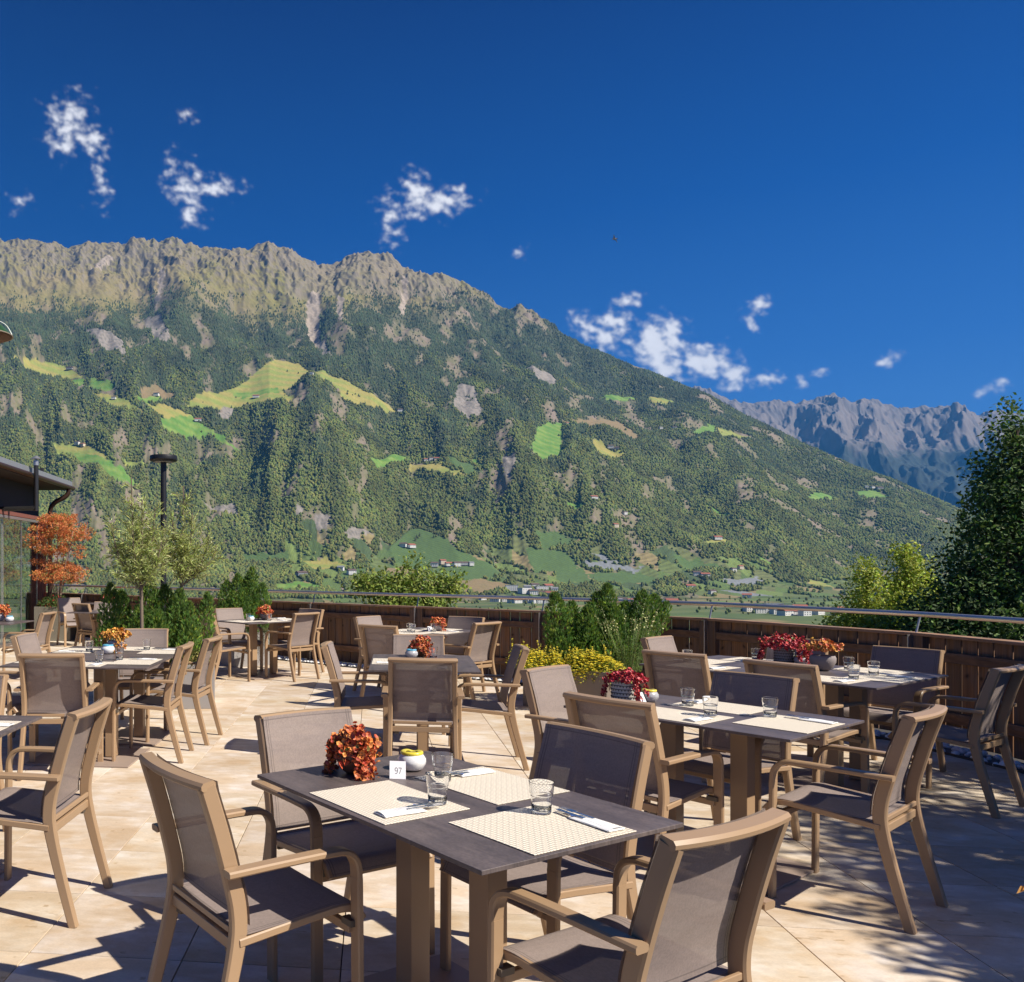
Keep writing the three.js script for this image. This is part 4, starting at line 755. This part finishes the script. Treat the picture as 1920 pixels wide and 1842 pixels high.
function makeMat() { const t = thing('placemat', '', 'placemat'), g = rbox(.402, .0025, .325, .001, 0, .0015, 0), p = g.attributes.position, uv = g.attributes.uv; for (let i = 0; i < p.count; i++) uv.setXY(i, p.getX(i), p.getZ(i)); mesh('mat', g, matMat, t); return t; }
function makeGlass() {
  const t = thing('water_glass', '', 'glass');
  mesh('wall', lathe([[.026, .004], [.0275, .0015], [.0285, .006], [.030, .03], [.0305, .05], [.0325, .052], [.034, .058], [.0355, .075], [.0368, .092], [.0372, .0935], [.0352, .0935], [.0338, .075], [.0318, .058], [.0292, .051], [.0285, .03], [.0272, .012], [.0, .0105]], 32), glassMat, t);
  mesh('foot', lathe([[0, .0015], [.0262, .0015], [.0272, .0095], [0, .0098]], 28), glassBase, t); return t;
}
function makeCutlery() {                                       // along z: the fork's tines at -z
  const t = thing('cutlery_set', '', 'cutlery');
  mesh('sleeve', merge([at(sheet(6, 8, (u, v) => V(lerp(-.032, .032, u), .0045 + .0055 * Math.sin(Math.PI * u) ** .6 + .0012 * Math.sin(v * 9 + u * 4), lerp(.105, -.035, v))), 0, 0, 0)]), sleeveMat, t);
  mesh('napkin', rbox(.062, .005, .15, .002, 0, .0042, .032), paper, t);
  mesh('emblem', sheet(1, 4, (u, v) => V(lerp(-.028 + .018 * v, -.004, u), .0112 + .0004 * v, lerp(-.034, -.062, v) + .018 * u * (1 - v))), blueMat, t);
  const f = [rbox(.009, .002, .09, .0008, .01, .0118, -.03)]; for (let i = 0; i < 4; i++) f.push(rbox(.0024, .0018, .034, .0006, .0025 + i * .005, .0122, -.096)); f.push(rbox(.02, .002, .026, .0008, .01, .012, -.07));
  mesh('fork', merge(f), steelFork, t);
  mesh('knife', merge([sweep([V(-.012, .011, .0), V(-.012, .0112, -.06), V(-.009, .0108, -.108)], .015, .0016, V(1, 0, 0), .0005, (k) => 1 - .3 * k)]), steelFork, t); return t;
}
function makeDish(body, lidMat, r = .048) {
  const t = thing('sugar_pot', '', 'pot'), k = r / .048;
  mesh('bowl', lathe([[0, .001], [.026, .001], [.038, .008], [.0475, .026], [.047, .04], [.039, .052], [.033, .056], [.031, .055], [0, .05]].map(([a, b]) => [a * k, b * k]), 32), body, t);
  const lid = lathe([[.020, .062], [.03, .066], [.037, .064], [.0385, .058], [.0355, .0535], [.03, .054], [.02, .057]].map(([a, b]) => [a * k, b * k]), 30), p = lid.attributes.position; for (let i = 0; i < p.count; i++) { const a = Math.atan2(p.getZ(i), p.getX(i)), d = Math.max(0, Math.cos(a - 1.2)) ** 8 * .006; p.setY(i, p.getY(i) - d * k); } lid.computeVertexNormals();
  mesh('lid', lid, lidMat, t); mesh('inside', at(new THREE.CircleGeometry(.024 * k, 20), 0, .058 * k, 0, 0, -Math.PI / 2), std(lin(.25, .2, .03), .8), t); return t;
}
function cardTex(txt) { const c = document.createElement('canvas'); c.width = 128; c.height = 112; const x = c.getContext('2d'); x.fillStyle = '#fbfafa'; x.fillRect(0, 0, 128, 112); x.fillStyle = '#3a3436'; x.font = '54px sans-serif'; x.textAlign = 'center'; x.textBaseline = 'middle'; x.fillText(txt, 68, 60); const t = new THREE.CanvasTexture(c); t.colorSpace = THREE.SRGBColorSpace; return t; }
function makeCard(txt, label, x, d, turn) {
  const t = thing('table_number_card', label, 'sign', x, TOP, -d, turn), face = std(lin(.86, .85, .85), .6, txt ? { map: cardTex(txt) } : {}), w = .056, h = .062, back = std(lin(.5, .49, .5), .5);
  for (const s of [1, -1]) { const g = rbox(w, h, .0016, .0004, 0, h / 2, 0); g.rotateX(-s * .42); g.translate(0, 0, s * h * .41); const p = g.attributes.position, uv = g.attributes.uv, nrm = g.attributes.normal; for (let i = 0; i < p.count; i++) uv.setXY(i, s * p.getX(i) / w + .5, p.getY(i) / (h * .912)); mesh('panel', g, s > 0 ? face : (txt ? face : back), t); }
  return t;
}
const matProto = makeMat(), glassProto = makeGlass(), cutProto = makeCutlery(); let firstSet = 0, firstGlass = 0, firstCut = 0;
const WHICH = { t97: 'the front table', t96: 'the middle right table', tr1: 'the double table\'s right half', tr2: 'the double table\'s left half', tc: 'the central table', tc2: 'the middle fence table', tbl: 'the lone yew table', tl1: 'the large left table\'s near half', tl2: 'the large left table\'s far half', tll: 'the cut off front left table', tf1: 'the table before the yew hedge' };
function use(proto, used, label, x, d, turn, group) { const o = used ? copy(proto, proto.name, label, x, TOP, -d, turn, group) : proto; o.position.set(x, TOP, -d); o.rotation.y = turn; o.userData.label = label; o.userData.group = group; return o; }
// a place laid at a table: centre of the mat, the direction its diner looks (0 along +across, 90 along +along), what is laid, and words that tell it apart
function lay(k, lx, lz, face, words, parts = 'mgc', gx = .11, gz = .112, cx = .135, cz = -.02) {
  const a = TABLES[k][2], f = face * R2, loc = (r, fw) => [lx + r * Math.cos(f) + fw * Math.sin(f), lz - r * Math.sin(f) + fw * Math.cos(f)], turn = -(a + face) * R2;
  const [mx, md] = on(k, lx, lz), [g0, g1] = on(k, ...loc(gx, gz)), [c0, c1] = on(k, ...loc(cx, cz));
  if (parts.includes('m')) use(matProto, firstSet++, 'cream woven placemat at the ' + words + ' of ' + WHICH[k], mx, md, turn, 'woven cream placemats');
  if (parts.includes('g')) { const o = use(glassProto, firstGlass++, 'stepped water glass at the ' + words + ' of ' + WHICH[k], g0, g1, turn, 'stepped water glasses'); o.position.y += parts.includes('m') ? .003 : 0; }
  if (parts.includes('c')) { const o = use(cutProto, firstCut++, 'cutlery in white paper sleeve at the ' + words + ' of ' + WHICH[k], c0, c1, turn - .06, 'cutlery in paper sleeves'); o.position.y += .003; }
}
lay('t97', -.05, -.21, 0, 'left side'); lay('t97', -.04, .22, 180, 'back right side'); lay('t97', .387, 0, -90, 'right end', 'mgc', .105, .094, .152, -.035);
lay('t96', -.04, -.21, 0, 'near side'); lay('t96', -.04, .22, 180, 'far side', 'mgc', .115, .11); lay('t96', .387, 0, -90, 'right end', 'mgc', .11, .13, .152, -.035);
lay('tr1', -.36, -.02, 90, 'near end', 'mgc', .12, .12); lay('tr1', .38, 0, -90, 'far end', 'mg', .1, .1); lay('tr1', .0, -.22, 0, 'right side', 'mgc', .11, .1);
lay('tr2', -.36, .02, 90, 'near end', 'mc'); lay('tr2', .38, 0, -90, 'far end', 'mg', .0, .0); lay('tr2', -.02, .22, 180, 'left side', 'mgc', .15, -.02);
lay('tc', -.36, 0, 90, 'near end', 'mc'); lay('tc', .0, .22, 180, 'right side', 'mc'); lay('tc', .25, -.09, 0, 'far end', 'g', 0, 0);
lay('tc2', -.36, .0, 90, 'near left end', 'mg', .0, .1); lay('tc2', .0, -.22, 0, 'right side', 'mgc', .0, .1); lay('tc2', -.05, .21, 180, 'left side', 'mg'); lay('tc2', .38, 0, -90, 'far end', 'm');
lay('tbl', -.36, 0, 90, 'left end', 'mg', -.02, .12); lay('tbl', -.02, -.21, 0, 'right side', 'mgc', .0, .06); lay('tbl', .36, .0, -90, 'far end', 'mc');
lay('tl1', .37, 0, -90, 'right end', 'mgc', .1, .16); lay('tl1', .0, -.21, 0, 'near side', 'mgc'); lay('tl1', -.37, 0, 90, 'left end', 'mc');
lay('tl2', .37, 0, -90, 'right end', 'mgc', .12, .16); lay('tl2', .02, .21, 180, 'far side', 'mg', .15, .05); lay('tl2', -.37, .0, 90, 'left end', 'mgc', .1, .13);
lay('tll', .36, .03, -90, 'right end', 'mc', .1, .1, .08, -.06); lay('tf1', .0, .2, 180, 'far side', 'mc'); lay('tf1', .3, -.1, -90, 'right end', 'm');
// pots of succulents
const REDS = [[.42, .055, .035], [.5, .09, .035], [.36, .04, .04], [.55, .15, .05]], ORANGES = [[.62, .16, .05], [.52, .1, .04], [.7, .25, .07], [.46, .07, .035]], CRIMSON = [[.42, .02, .04], [.5, .04, .05], [.36, .015, .03], [.55, .07, .06]], GOLD = [[.6, .26, .045], [.5, .18, .04], [.65, .33, .07]];
function succulent(seed, n, r, h, cols, size, trail = 0, low = 0) {
  const L = new Leaves(seed), R = L.R;
  for (let i = 0; i < n; i++) { const d = L.dir(.25); if (d.y < -.35 + low) d.y = Math.abs(d.y) * .4; const f = (.6 + .45 * R()) * (1 + .3 * gnoise(d.x * 2.2 + seed, d.y * 2.2 + d.z)), c = V(d.x * r * f, d.y * h * f, d.z * r * f), col = cols[Math.floor(R() * cols.length)]; for (let s = 0; s < 3; s++) { const p = c.clone().add(L.dir().multiplyScalar(size * .8)); L.disc(p, d.clone().add(L.dir().multiplyScalar(.9)), size * (.45 + .75 * R()), R() < .05 ? tint([.2, .2, .05], 1, .3, R) : tint(col, .65 + .65 * R(), .25, R)); } }
  for (let i = 0; i < trail; i++) { const a = (i < trail * .55 ? 1.0 : 3.6) + 1.0 * (R() - .5), len = .06 + .06 * R(); for (let s = 0; s < 14; s++) { const u = s / 13, p = V(Math.cos(a) * (r * .85 + .03 * u), h * .1 - len * u * 1.3, Math.sin(a) * (r * .85 + .03 * u)); for (let q = 0; q < 2; q++) L.disc(p.clone().add(L.dir().multiplyScalar(size)), L.dir(.2), size * (.6 + .4 * R()), tint(cols[Math.floor(R() * cols.length)], .7 + .4 * R(), .2, R)); } }
  return L.geometry();
}
const potBrown = phy(lin(.13, .06, .035), .4), potGrey = std(lin(.26, .22, .205), .75), potPale = phy(lin(.46, .42, .42), .5);
function bowlPot(label, k, lx, lz, r, body, foliage, y = .6) { const [x, d] = on(k, lx, lz), t = thing('plant_pot', label, 'plant pot', x, TOP, -d); mesh('bowl', lathe([[0, .001], [r * .42, .001], [r * .75, r * .28], [r * .98, r * .75], [r, r * 1.1], [r * .9, r * 1.32], [r * .84, r * 1.32], [r * .9, r * 1.05], [0, r * .95]], 30), body, t); const f = mesh('succulent', foliage, waxMat, t); f.position.y = r * 1.32 * y + r * .5; return t; }
bowlPot('brown bowl of orange red succulent on table 97', 't97', -.4, -.085, .066, potBrown, succulent(61, 300, .088, .082, ORANGES, .0125, 13), .55);
bowlPot('brown bowl of red succulent on the central table', 'tc', .42, .0, .06, potBrown, succulent(62, 230, .1, .09, ORANGES, .012, 6), .6);
bowlPot('small pale pot of red succulent by the middle fence', 'tc2', .14, -.1, .058, potPale, succulent(63, 170, .09, .075, ORANGES, .013, 4), .7);
bowlPot('pale round pot of golden orange succulent on the large left table', 'tl2', .0, -.1, .075, potPale, succulent(64, 230, .125, .07, GOLD, .0145, 5, .35), 1.0);
bowlPot('grey bowl of red succulent beside the lone yew', 'tbl', .06, .04, .075, potGrey, succulent(65, 220, .115, .08, ORANGES, .014, 3), .75);
bowlPot('round grey stone bowl of orange red succulent at the double table', 'tr1', .12, .2, .082, potGrey, succulent(66, 190, .115, .06, [...ORANGES, ...GOLD], .0135, 0, .5), 1.05);
bowlPot('pot of orange succulent on the table at the glass wall', 'tfl', .18, .2, .075, potPale, succulent(67, 200, .12, .1, ORANGES, .015, 2), .8);
bowlPot('red flowers on the farthest table', 'tf2', 0, .05, .08, potGrey, succulent(68, 170, .17, .08, CRIMSON, .018, 2), .8);
function tallPot(label, k, lx, lz, m, foliage) {              // a beaker with rings of small notches
  const [x, d] = on(k, lx, lz), t = thing('plant_pot', label, 'plant pot', x, TOP, -d); mesh('bowl', lathe([[0, .001], [.06, .001], [.066, .004], [.068, .06], [.068, .122], [.062, .122], [.06, .1], [0, .1]], 32), m, t);
  const knobs = []; for (let row = 0; row < 6; row++) { knobs.push(at(new THREE.TorusGeometry(.0682, .0022, 5, 36), 0, .016 + row * .02, 0, 0, Math.PI / 2)); for (let q = 0; q < 26; q++) { const a = q / 26 * 6.283 + row * .12; knobs.push(at(new THREE.ConeGeometry(.0042, .012, 4), .0685 * Math.sin(a), .0095 + row * .02, .0685 * Math.cos(a), a, Math.PI)); } }
  kind(mesh('relief', merge(knobs), std(lin(.1, .095, .085), .8), t), 'stuff'); const f = mesh('succulent', foliage, waxMat, t); f.position.y = .125; return t;
}
const rawPot = std(lin(.52, .5, .44), .8);
tallPot('cream pot with notched rings and crimson succulent on table 96', 't96', -.425, -.04, rawPot, succulent(71, 260, .105, .045, CRIMSON, .0105, 8, .4));
tallPot('grey notched pot under a wide crimson succulent at the double table', 'tr2', .42, -.19, std(lin(.28, .27, .26), .8), succulent(72, 420, .17, .085, CRIMSON, .0125, 16, .2));
// lidded pots and number cards
const dish = (k, lx, lz, label, body, lid, r) => { const o = makeDish(body, lid, r), [x, d] = on(k, lx, lz); o.position.set(x, TOP, -d); o.rotation.y = 2.4; o.userData.label = label; };
dish('t97', -.335, .125, 'white ceramic pot with yellow rim lid behind the number 97', whiteGlaze, yellowGlaze, .052);
dish('t96', -.36, .09, 'grey white pot with yellow lid behind the number 96', greyGlaze, yellowGlaze, .05);
dish('tr2', .42, -.31, 'pot with yellow lid in front of the crimson succulent', greyGlaze, yellowGlaze, .048);
dish('tc', .3, .08, 'small pot with sky blue lid on the central table', greyGlaze, blueGlaze, .052);
dish('tl1', -.03, .56, 'white pot with blue lid on the large left table', whiteGlaze, blueGlaze, .058);
dish('tfl', .34, .1, 'white pot with blue lid on the table at the glass wall', whiteGlaze, blueGlaze, .058);
dish('tbl', -.2, .02, 'pale blue white pot beside the lone yew', whiteGlaze, blueGlaze, .05);
{ const [x, d] = on('t97', -.275, .012); makeCard('97', 'white tent card reading 97 on the front table', x, d, -.16); const [x2, d2] = on('t96', -.36, .0); makeCard('96', 'white tent card reading 96 half hidden behind a chair', x2, d2, .75); const [x3, d3] = on('tc2', .03, -.05); makeCard('', 'small white tent card on the table by the middle fence', x3, d3, .2); }
// ---------------------------------------------------------------- building at the left edge
const zinc = std(lin(.3, .31, .33), .4, { metalness: .7 }), darkWall = std(lin(.03, .028, .032), .8), redSteel = phy(lin(.085, .018, .014), .4), brownMetal = phy(lin(.06, .03, .02), .35, { metalness: .4 }), fluePipe = phy(lin(.05, .048, .048), .35, { metalness: .6 }), paneMat = phy(lin(.86, .92, .92), .02, { transmission: 1, thickness: 0, ior: 1.5 }), alu = std(lin(.5, .48, .46), .4, { metalness: .8 });
{
  const b = thing('restaurant_building', 'dark timber restaurant wing with glass wall and zinc roof at the left edge', 'building', 0, 0, 0); { const a = -2.6 * R2, C = V(-4.6, 0, -18.1); b.rotation.y = a; b.position.copy(C).sub(C.clone().applyAxisAngle(V(0, 1, 0), a)); }
  mesh('wall', box(.12, .62, 9, -4.9, 2.82, -13.6), darkWall, b); mesh('wall', box(3.0, .62, .12, -6.46, 2.82, -18.04), darkWall, b);
  mesh('beam', rbox(.14, .09, 9, .01, -4.82, 2.475, -13.6), std(lin(.2, .075, .055), .5), b); mesh('track', box(.1, .05, 8.9, -4.8, 2.4, -13.6), alu, b);
  mesh('column', rbox(.26, 2.43, .26, .008, -4.82, 1.215, -18.0), redSteel, b); mesh('column', rbox(.18, 2.43, .18, .006, -4.88, 1.215, -15.1), std(lin(.035, .03, .028), .6), b);
  for (let i = 0; i < 4; i++) { const p = mesh('glass_panel', box(.012, 2.36, 1.0, -4.8 + .02 * (i % 2), 1.19, -17.35 + i * 1.04), paneMat, b); for (const s of [-1, 1]) mesh('edge_strip', box(.016, 2.36, .012, -4.8 + .02 * (i % 2), 1.19, -17.35 + i * 1.04 + s * .507), alu, p); }
  const roof = mesh('roof', at(rbox(3.2, .06, 9.6, .01), -5.86, 3.33, -13.75, 0, 0, -.05), zinc, b);
  for (let i = 0; i < 14; i++) mesh('seam', at(box(3.16, .03, .02), -5.86, 3.372, -18.4 + i * .7, 0, 0, -.05), zinc, roof);
  mesh('soffit', box(3.0, .03, 9.5, -5.78, 3.125, -13.75), std(lin(.025, .016, .012), .8), b); mesh('verge', rbox(.03, .1, 9.6, .006, -4.27, 3.245, -13.75), std(lin(.34, .35, .37), .45, { metalness: .5 }), b);
  mesh('gutter', at(new THREE.CylinderGeometry(.045, .045, 9.62, 14, 1, false), -4.235, 3.15, -13.75, 0, Math.PI / 2), brownMetal, b);
  mesh('downpipe', tube([V(-4.25, 3.13, -18.25), V(-4.26, 3.02, -18.25), V(-4.34, 2.93, -18.22), V(-4.5, 2.84, -18.18), V(-4.6, 2.72, -18.16), V(-4.62, 2.5, -18.16), V(-4.62, 1.4, -18.16), V(-4.62, .02, -18.16)], .05, 48, 10), brownMetal, b);
  const flue = mesh('flue', merge([at(new THREE.CylinderGeometry(.043, .043, .9, 14), -4.13, 2.94, -15.7), tube([V(-4.13, 2.6, -15.7), V(-4.15, 2.55, -15.7), V(-4.2, 2.54, -15.7), V(-4.5, 2.53, -15.7), V(-4.86, 2.52, -15.7)], .043, 18, 10)]), fluePipe, b);
  mesh('cap', merge([at(new THREE.CylinderGeometry(.03, .095, .055, 16), -4.13, 3.46, -15.7), at(new THREE.CylinderGeometry(.05, .05, .09, 14), -4.13, 3.36, -15.7), at(new THREE.CylinderGeometry(.02, .02, .1, 8), -4.13, 3.42, -15.7)]), std(lin(.45, .45, .44), .4, { metalness: .8 }), flue);
  mesh('floor_sill', box(.2, .05, 9, -4.85, .025, -13.6), std(lin(.12, .1, .09), .7), b); mesh('roof_window', box(.06, .1, .1, -4.3, 3.32, -16.6), std(lin(.03, .03, .03), .5), b);
  mesh('back_wall', box(.15, 3.0, 9.4, -7.3, 1.5, -13.6), darkWall, b);
  const rope = thing('pale_rope', 'tangle of pale rope hanging inside the glass corner', 'rope', -4.7, 1.95, -17.5); const pts = []; const R = rng(91); for (let i = 0; i < 26; i++) pts.push(V(-.02 + .1 * R(), -.1 + .16 * R() - .01 * Math.abs(i - 13), -.2 + .45 * i / 26 + .12 * R())); mesh('strand', tube(pts, .012, 120, 6), std(lin(.5, .48, .4), .9), rope);
}
{
  const t = thing('street_lamp', 'black post lamp with a flat round head behind the olive trees', 'lamp', -1.84, 0, -15.0); const black = std(lin(.012, .012, .014), .45);
  mesh('post', at(new THREE.CylinderGeometry(.052, .052, 3.3, 18), 0, 1.65, 0), black, t); mesh('lamp_head', lathe([[0, 3.3], [.2, 3.3], [.235, 3.315], [.24, 3.34], [.24, 3.39], [.232, 3.405], [0, 3.41]], 36), black, t); mesh('diffuser', at(new THREE.CylinderGeometry(.17, .17, .01, 28), 0, 3.297, 0), std(lin(.3, .29, .27), .5), t);
  // enamel shade at the left picture edge on a mast outside the frame
  const s = thing('lamp_shade', 'dark green lamp shade with pale rim wire cut by the left picture edge', 'lamp', -1.665, 2.84, -5.05);
  mesh('shade', lathe([[.03, .085], [.06, .08], [.11, .055], [.15, .012], [.158, .0], [.15, .002], [.105, .05], [.04, .075]], 30), phy(lin(.02, .07, .02), .35, { side: THREE.DoubleSide }), s);
  mesh('rim', at(new THREE.TorusGeometry(.157, .004, 6, 40), 0, .002, 0, 0, Math.PI / 2), std(lin(.25, .2, .15), .5), s); mesh('lining', lathe([[.15, -.002], [.12, -.018], [.06, -.024], [0, -.024]], 28), std(lin(.1, .045, .02), .7, { side: THREE.DoubleSide }), s);
  mesh('guard_wire', tube([V(.158, .006, 0), V(.125, .06, 0), V(.06, .095, 0), V(-.06, .12, 0)], .003, 14, 6), std(lin(.75, .78, .7), .4), s); mesh('arm', tube([V(0, .15, 0), V(-.1, .3, 0), V(-.45, .35, 0), V(-.6, .3, 0), V(-.6, -2.9, 0)], .018, 40, 8), black, s);
}
{ // a bird in the air
  const t = thing('bird', 'tiny pale bird gliding in the blue sky above the mountain slope', 'bird', 32, 31.8, -80, .5); const m = std(lin(.55, .45, .4), .8); const g = new THREE.SphereGeometry(1, 10, 8); g.scale(.09, .07, .24); mesh('body', g, m, t);
  for (const s of [-1, 1]) mesh('wing', sheet(6, 2, (u, v) => V(s * (.05 + .42 * u), .05 * Math.sin(u * 2.6), lerp(-.09, .09, v) * (1 - u * .75) + .1 * u)), std(lin(.45, .36, .3), .8, { side: THREE.DoubleSide }), t); mesh('tail', sheet(2, 2, (u, v) => V(lerp(-.06, .06, u) * (.4 + v), 0, .2 + .14 * v)), std(lin(.3, .24, .2), .8, { side: THREE.DoubleSide }), t); t.rotation.set(.3, .6, -.75);
}
// flower pot at the right front corner, only a leaf tip reaches into the picture
{
  const t = thing('flowering_plant', 'plant whose orange leaf tip reaches in at the right picture edge', 'plant', 2.06, 0, -2.02); mesh('pot', lathe([[0, .005], [.13, .005], [.17, .3], [.18, .34], [.165, .34], [.155, .28], [0, .28]], 28), potBrown, t); const L = new Leaves(95), R = L.R;
  for (let i = 0; i < 500; i++) { const a = R() * 6.283, r = .17 * Math.sqrt(R()), p = V(Math.cos(a) * r, .34 + .34 * R(), Math.sin(a) * r * .8); if (R() < .3) L.disc(p, L.dir(.4), .02, tint([.55, .2, .05], .8 + .4 * R(), .2, R)); else L.add(p, L.dir(.3), L.dir(.5), .07, .03, tint([.12, .2, .03], .7 + .6 * R(), .3, R)); }
  for (let i = 0; i < 7; i++) L.add(V(-.25 + .014 * i, .735 + .008 * i, -.02), V(-1, -.32, .1), V(.2, 1, .2 * i), .05, .022, [.6, .3, .07]); mesh('foliage', L.geometry(), leafMat, t);
}
// ---------------------------------------------------------------- houses on the slope and in the valley
{
  const white = std(lin(.68, .66, .62), .9), cream = std(lin(.62, .52, .38), .9), grey = std(lin(.3, .3, .31), .9), redRoof = std(lin(.3, .1, .06), .9), brownRoof = std(lin(.11, .075, .06), .9), greyRoof = std(lin(.2, .2, .21), .8), glassDark = std(lin(.04, .05, .06), .3);
  const gable = (w, d, y, h, o) => { const s = new THREE.Shape([new THREE.Vector2(-d / 2 - o, 0), new THREE.Vector2(d / 2 + o, 0), new THREE.Vector2(0, h)]), g = new THREE.ExtrudeGeometry(s, { depth: w + 2 * o, bevelEnabled: false }); g.translate(0, 0, -w / 2 - o); g.rotateY(Math.PI / 2); g.translate(0, y, 0); return g; };
  const house = (w, d, h, wm, rm, flat) => { const t = thing('farmhouse', '', 'house'); mesh('wall', box(w, h, d, 0, h / 2 - 2, 0), wm, t); mesh('roof', flat ? box(w + .6, .6, d + .6, 0, h - 1.7, 0) : gable(w, d, h - 2, d * .3, .9), rm, t); for (let f = 0; f * 2.9 + 3 < h; f++) for (let k = 0; k < Math.floor(w / 4); k++) mesh('window', box(1.4, 1.5, .12, -w / 2 + 2.4 + k * 4, f * 2.9 + .3, d / 2), glassDark, t); return t; };
  const protos = [house(16, 11, 8, white, brownRoof), house(20, 12, 7, white, redRoof), house(14, 10, 9, cream, redRoof), house(22, 12, 6, grey, brownRoof), house(24, 14, 11, white, greyRoof, true), house(13, 10, 8, white, greyRoof)]; const first = protos.map(() => true), R = rng(99);
  const FARM_LABELS = [
    'white farmhouse on the small tan meadow above the green strip at left', 'farmhouse at the right end of the narrow green strip at left', 'left farmhouse of two on the lowest left meadow', 'right farmhouse of two on the lowest left meadow', 'brown roofed farmhouse in the middle of the big yellow meadow', 'farmhouse between the two upper left meadows', 'farmhouse at the right end of the highest left meadow', 'farmhouse at the top right of the big yellow meadow', 'farmhouse at the right tip of the big yellow meadow',
    'left house of the white farm on the meadow in mid slope', 'middle house of the white farm on the meadow in mid slope', 'right house of the white farm on the meadow in mid slope', 'farmhouse at the top of the bright green meadow right of the gully', 'left farmhouse on the lower meadow under the tan slope', 'right farmhouse on the lower meadow under the tan slope', 'left farmhouse on the high right meadow near the skyline', 'right farmhouse on the high right meadow near the skyline',
    'white tower like house on the wooded lower right slope', 'long low white house in the woods of the lower right slope', 'house below the long low white one on the lower right slope', 'lone house with wide roof on a round yellow meadow at right', 'middle house on the small green meadow far right', 'right house on the small green meadow far right', 'left house on the small green meadow far right',
    'left house at the top left of the big vineyard', 'right house at the top left of the big vineyard'];
  const WHERE = ['', '', 'house among the orchards at the foot of the lower right slope', 'house of the hamlet among the vineyards', 'house in the village at the foot of the vineyards', 'house on the valley floor beyond the handrail'];
  const GROUP = ['farmhouses on the high meadows', 'farmhouses on the right meadows', 'houses on the lower right slope', 'hamlet in the vineyards', 'village at the slope foot', 'valley houses'];
  const place = (k, wh, x, y, z, turn, s = 1, own) => { const o = first[k] ? protos[k] : copy(protos[k], wh > 3 ? 'village_house' : 'farmhouse', '', 0, 0, 0); if (first[k]) first[k] = false; o.position.set(x, y, z); o.rotation.y = turn; o.scale.setScalar(s); o.userData = { label: own ?? WHERE[wh], category: 'house', group: GROUP[wh] }; };
  FARMS.forEach(([s, v], i) => { const q = faceAt(s, v / 1000), wh = i < 12 ? 0 : i < 17 ? 1 : i < 24 ? 2 : i < 32 ? 3 : i < 42 ? 2 : 4; place(i >= 42 ? [4, 4, 5, 0, 4, 1, 5, 0, 3, 1][i % 10] : [0, 1, 0, 2, 1, 0, 3, 5][i % 8], wh, q.x, q.y + 2.5, q.z, (R() - .5) * 1.2, wh === 4 ? 1.15 : .95 + .3 * R(), FARM_LABELS[i]); });
  const VAL = [[135, -2080], [329, -1808], [502, -1835], [504, -1782], [548, -1782], [536, -1808], [730, -1782], [727, -1733], [776, -1808], [820, -1417], [805, -1370], [834, -1401], [809, -1341], [847, -1385], [823, -1326], [869, -1450], [902, -1467], [857, -1467], [160, -1920], [467, -1891]];
  for (let i = 0; i < 34; i++) { const c = [[525, -1800, 70, 40], [835, -1395, 60, 60], [90, -2030, 80, 40], [760, -1760, 60, 40]][i % 4]; VAL.push([Math.round(c[0] + (R() - .5) * 2 * c[2]), Math.round(c[1] + (R() - .5) * 2 * c[3])]); }
  VAL.forEach(([x, z], i) => place([4, 5, 0, 1, 2, 5, 0, 1, 4][i % 9], 5, x, FLOOR_Y + 1.4, z, (R() - .5) * 1.4, .9 + .3 * R()));
  // the long white apartment houses
  const apt = (label, x, z, w, h) => { const t = thing('apartment_building', label, 'building', x, FLOOR_Y - .4, z, -.15); mesh('wall', box(w, h, 14, 0, h / 2, 0), white, t); mesh('roof', box(w + 1, .8, 15, 0, h + .4, 0), greyRoof, t); for (let f = 0; f < Math.floor(h / 3.2); f++) for (let k = 0; k < Math.floor(w / 4.4); k++) mesh('window', box(2.5, 1.7, .3, -w / 2 + 2.6 + k * 4.4, 1.8 + f * 3.2, 7), glassDark, t); };
  apt('long white apartment block with rows of windows beyond the handrail', 86, -2010, 52, 17); apt('short white apartment block left of the long one', 45, -2040, 24, 16);
}
renderer.render(scene, camera);
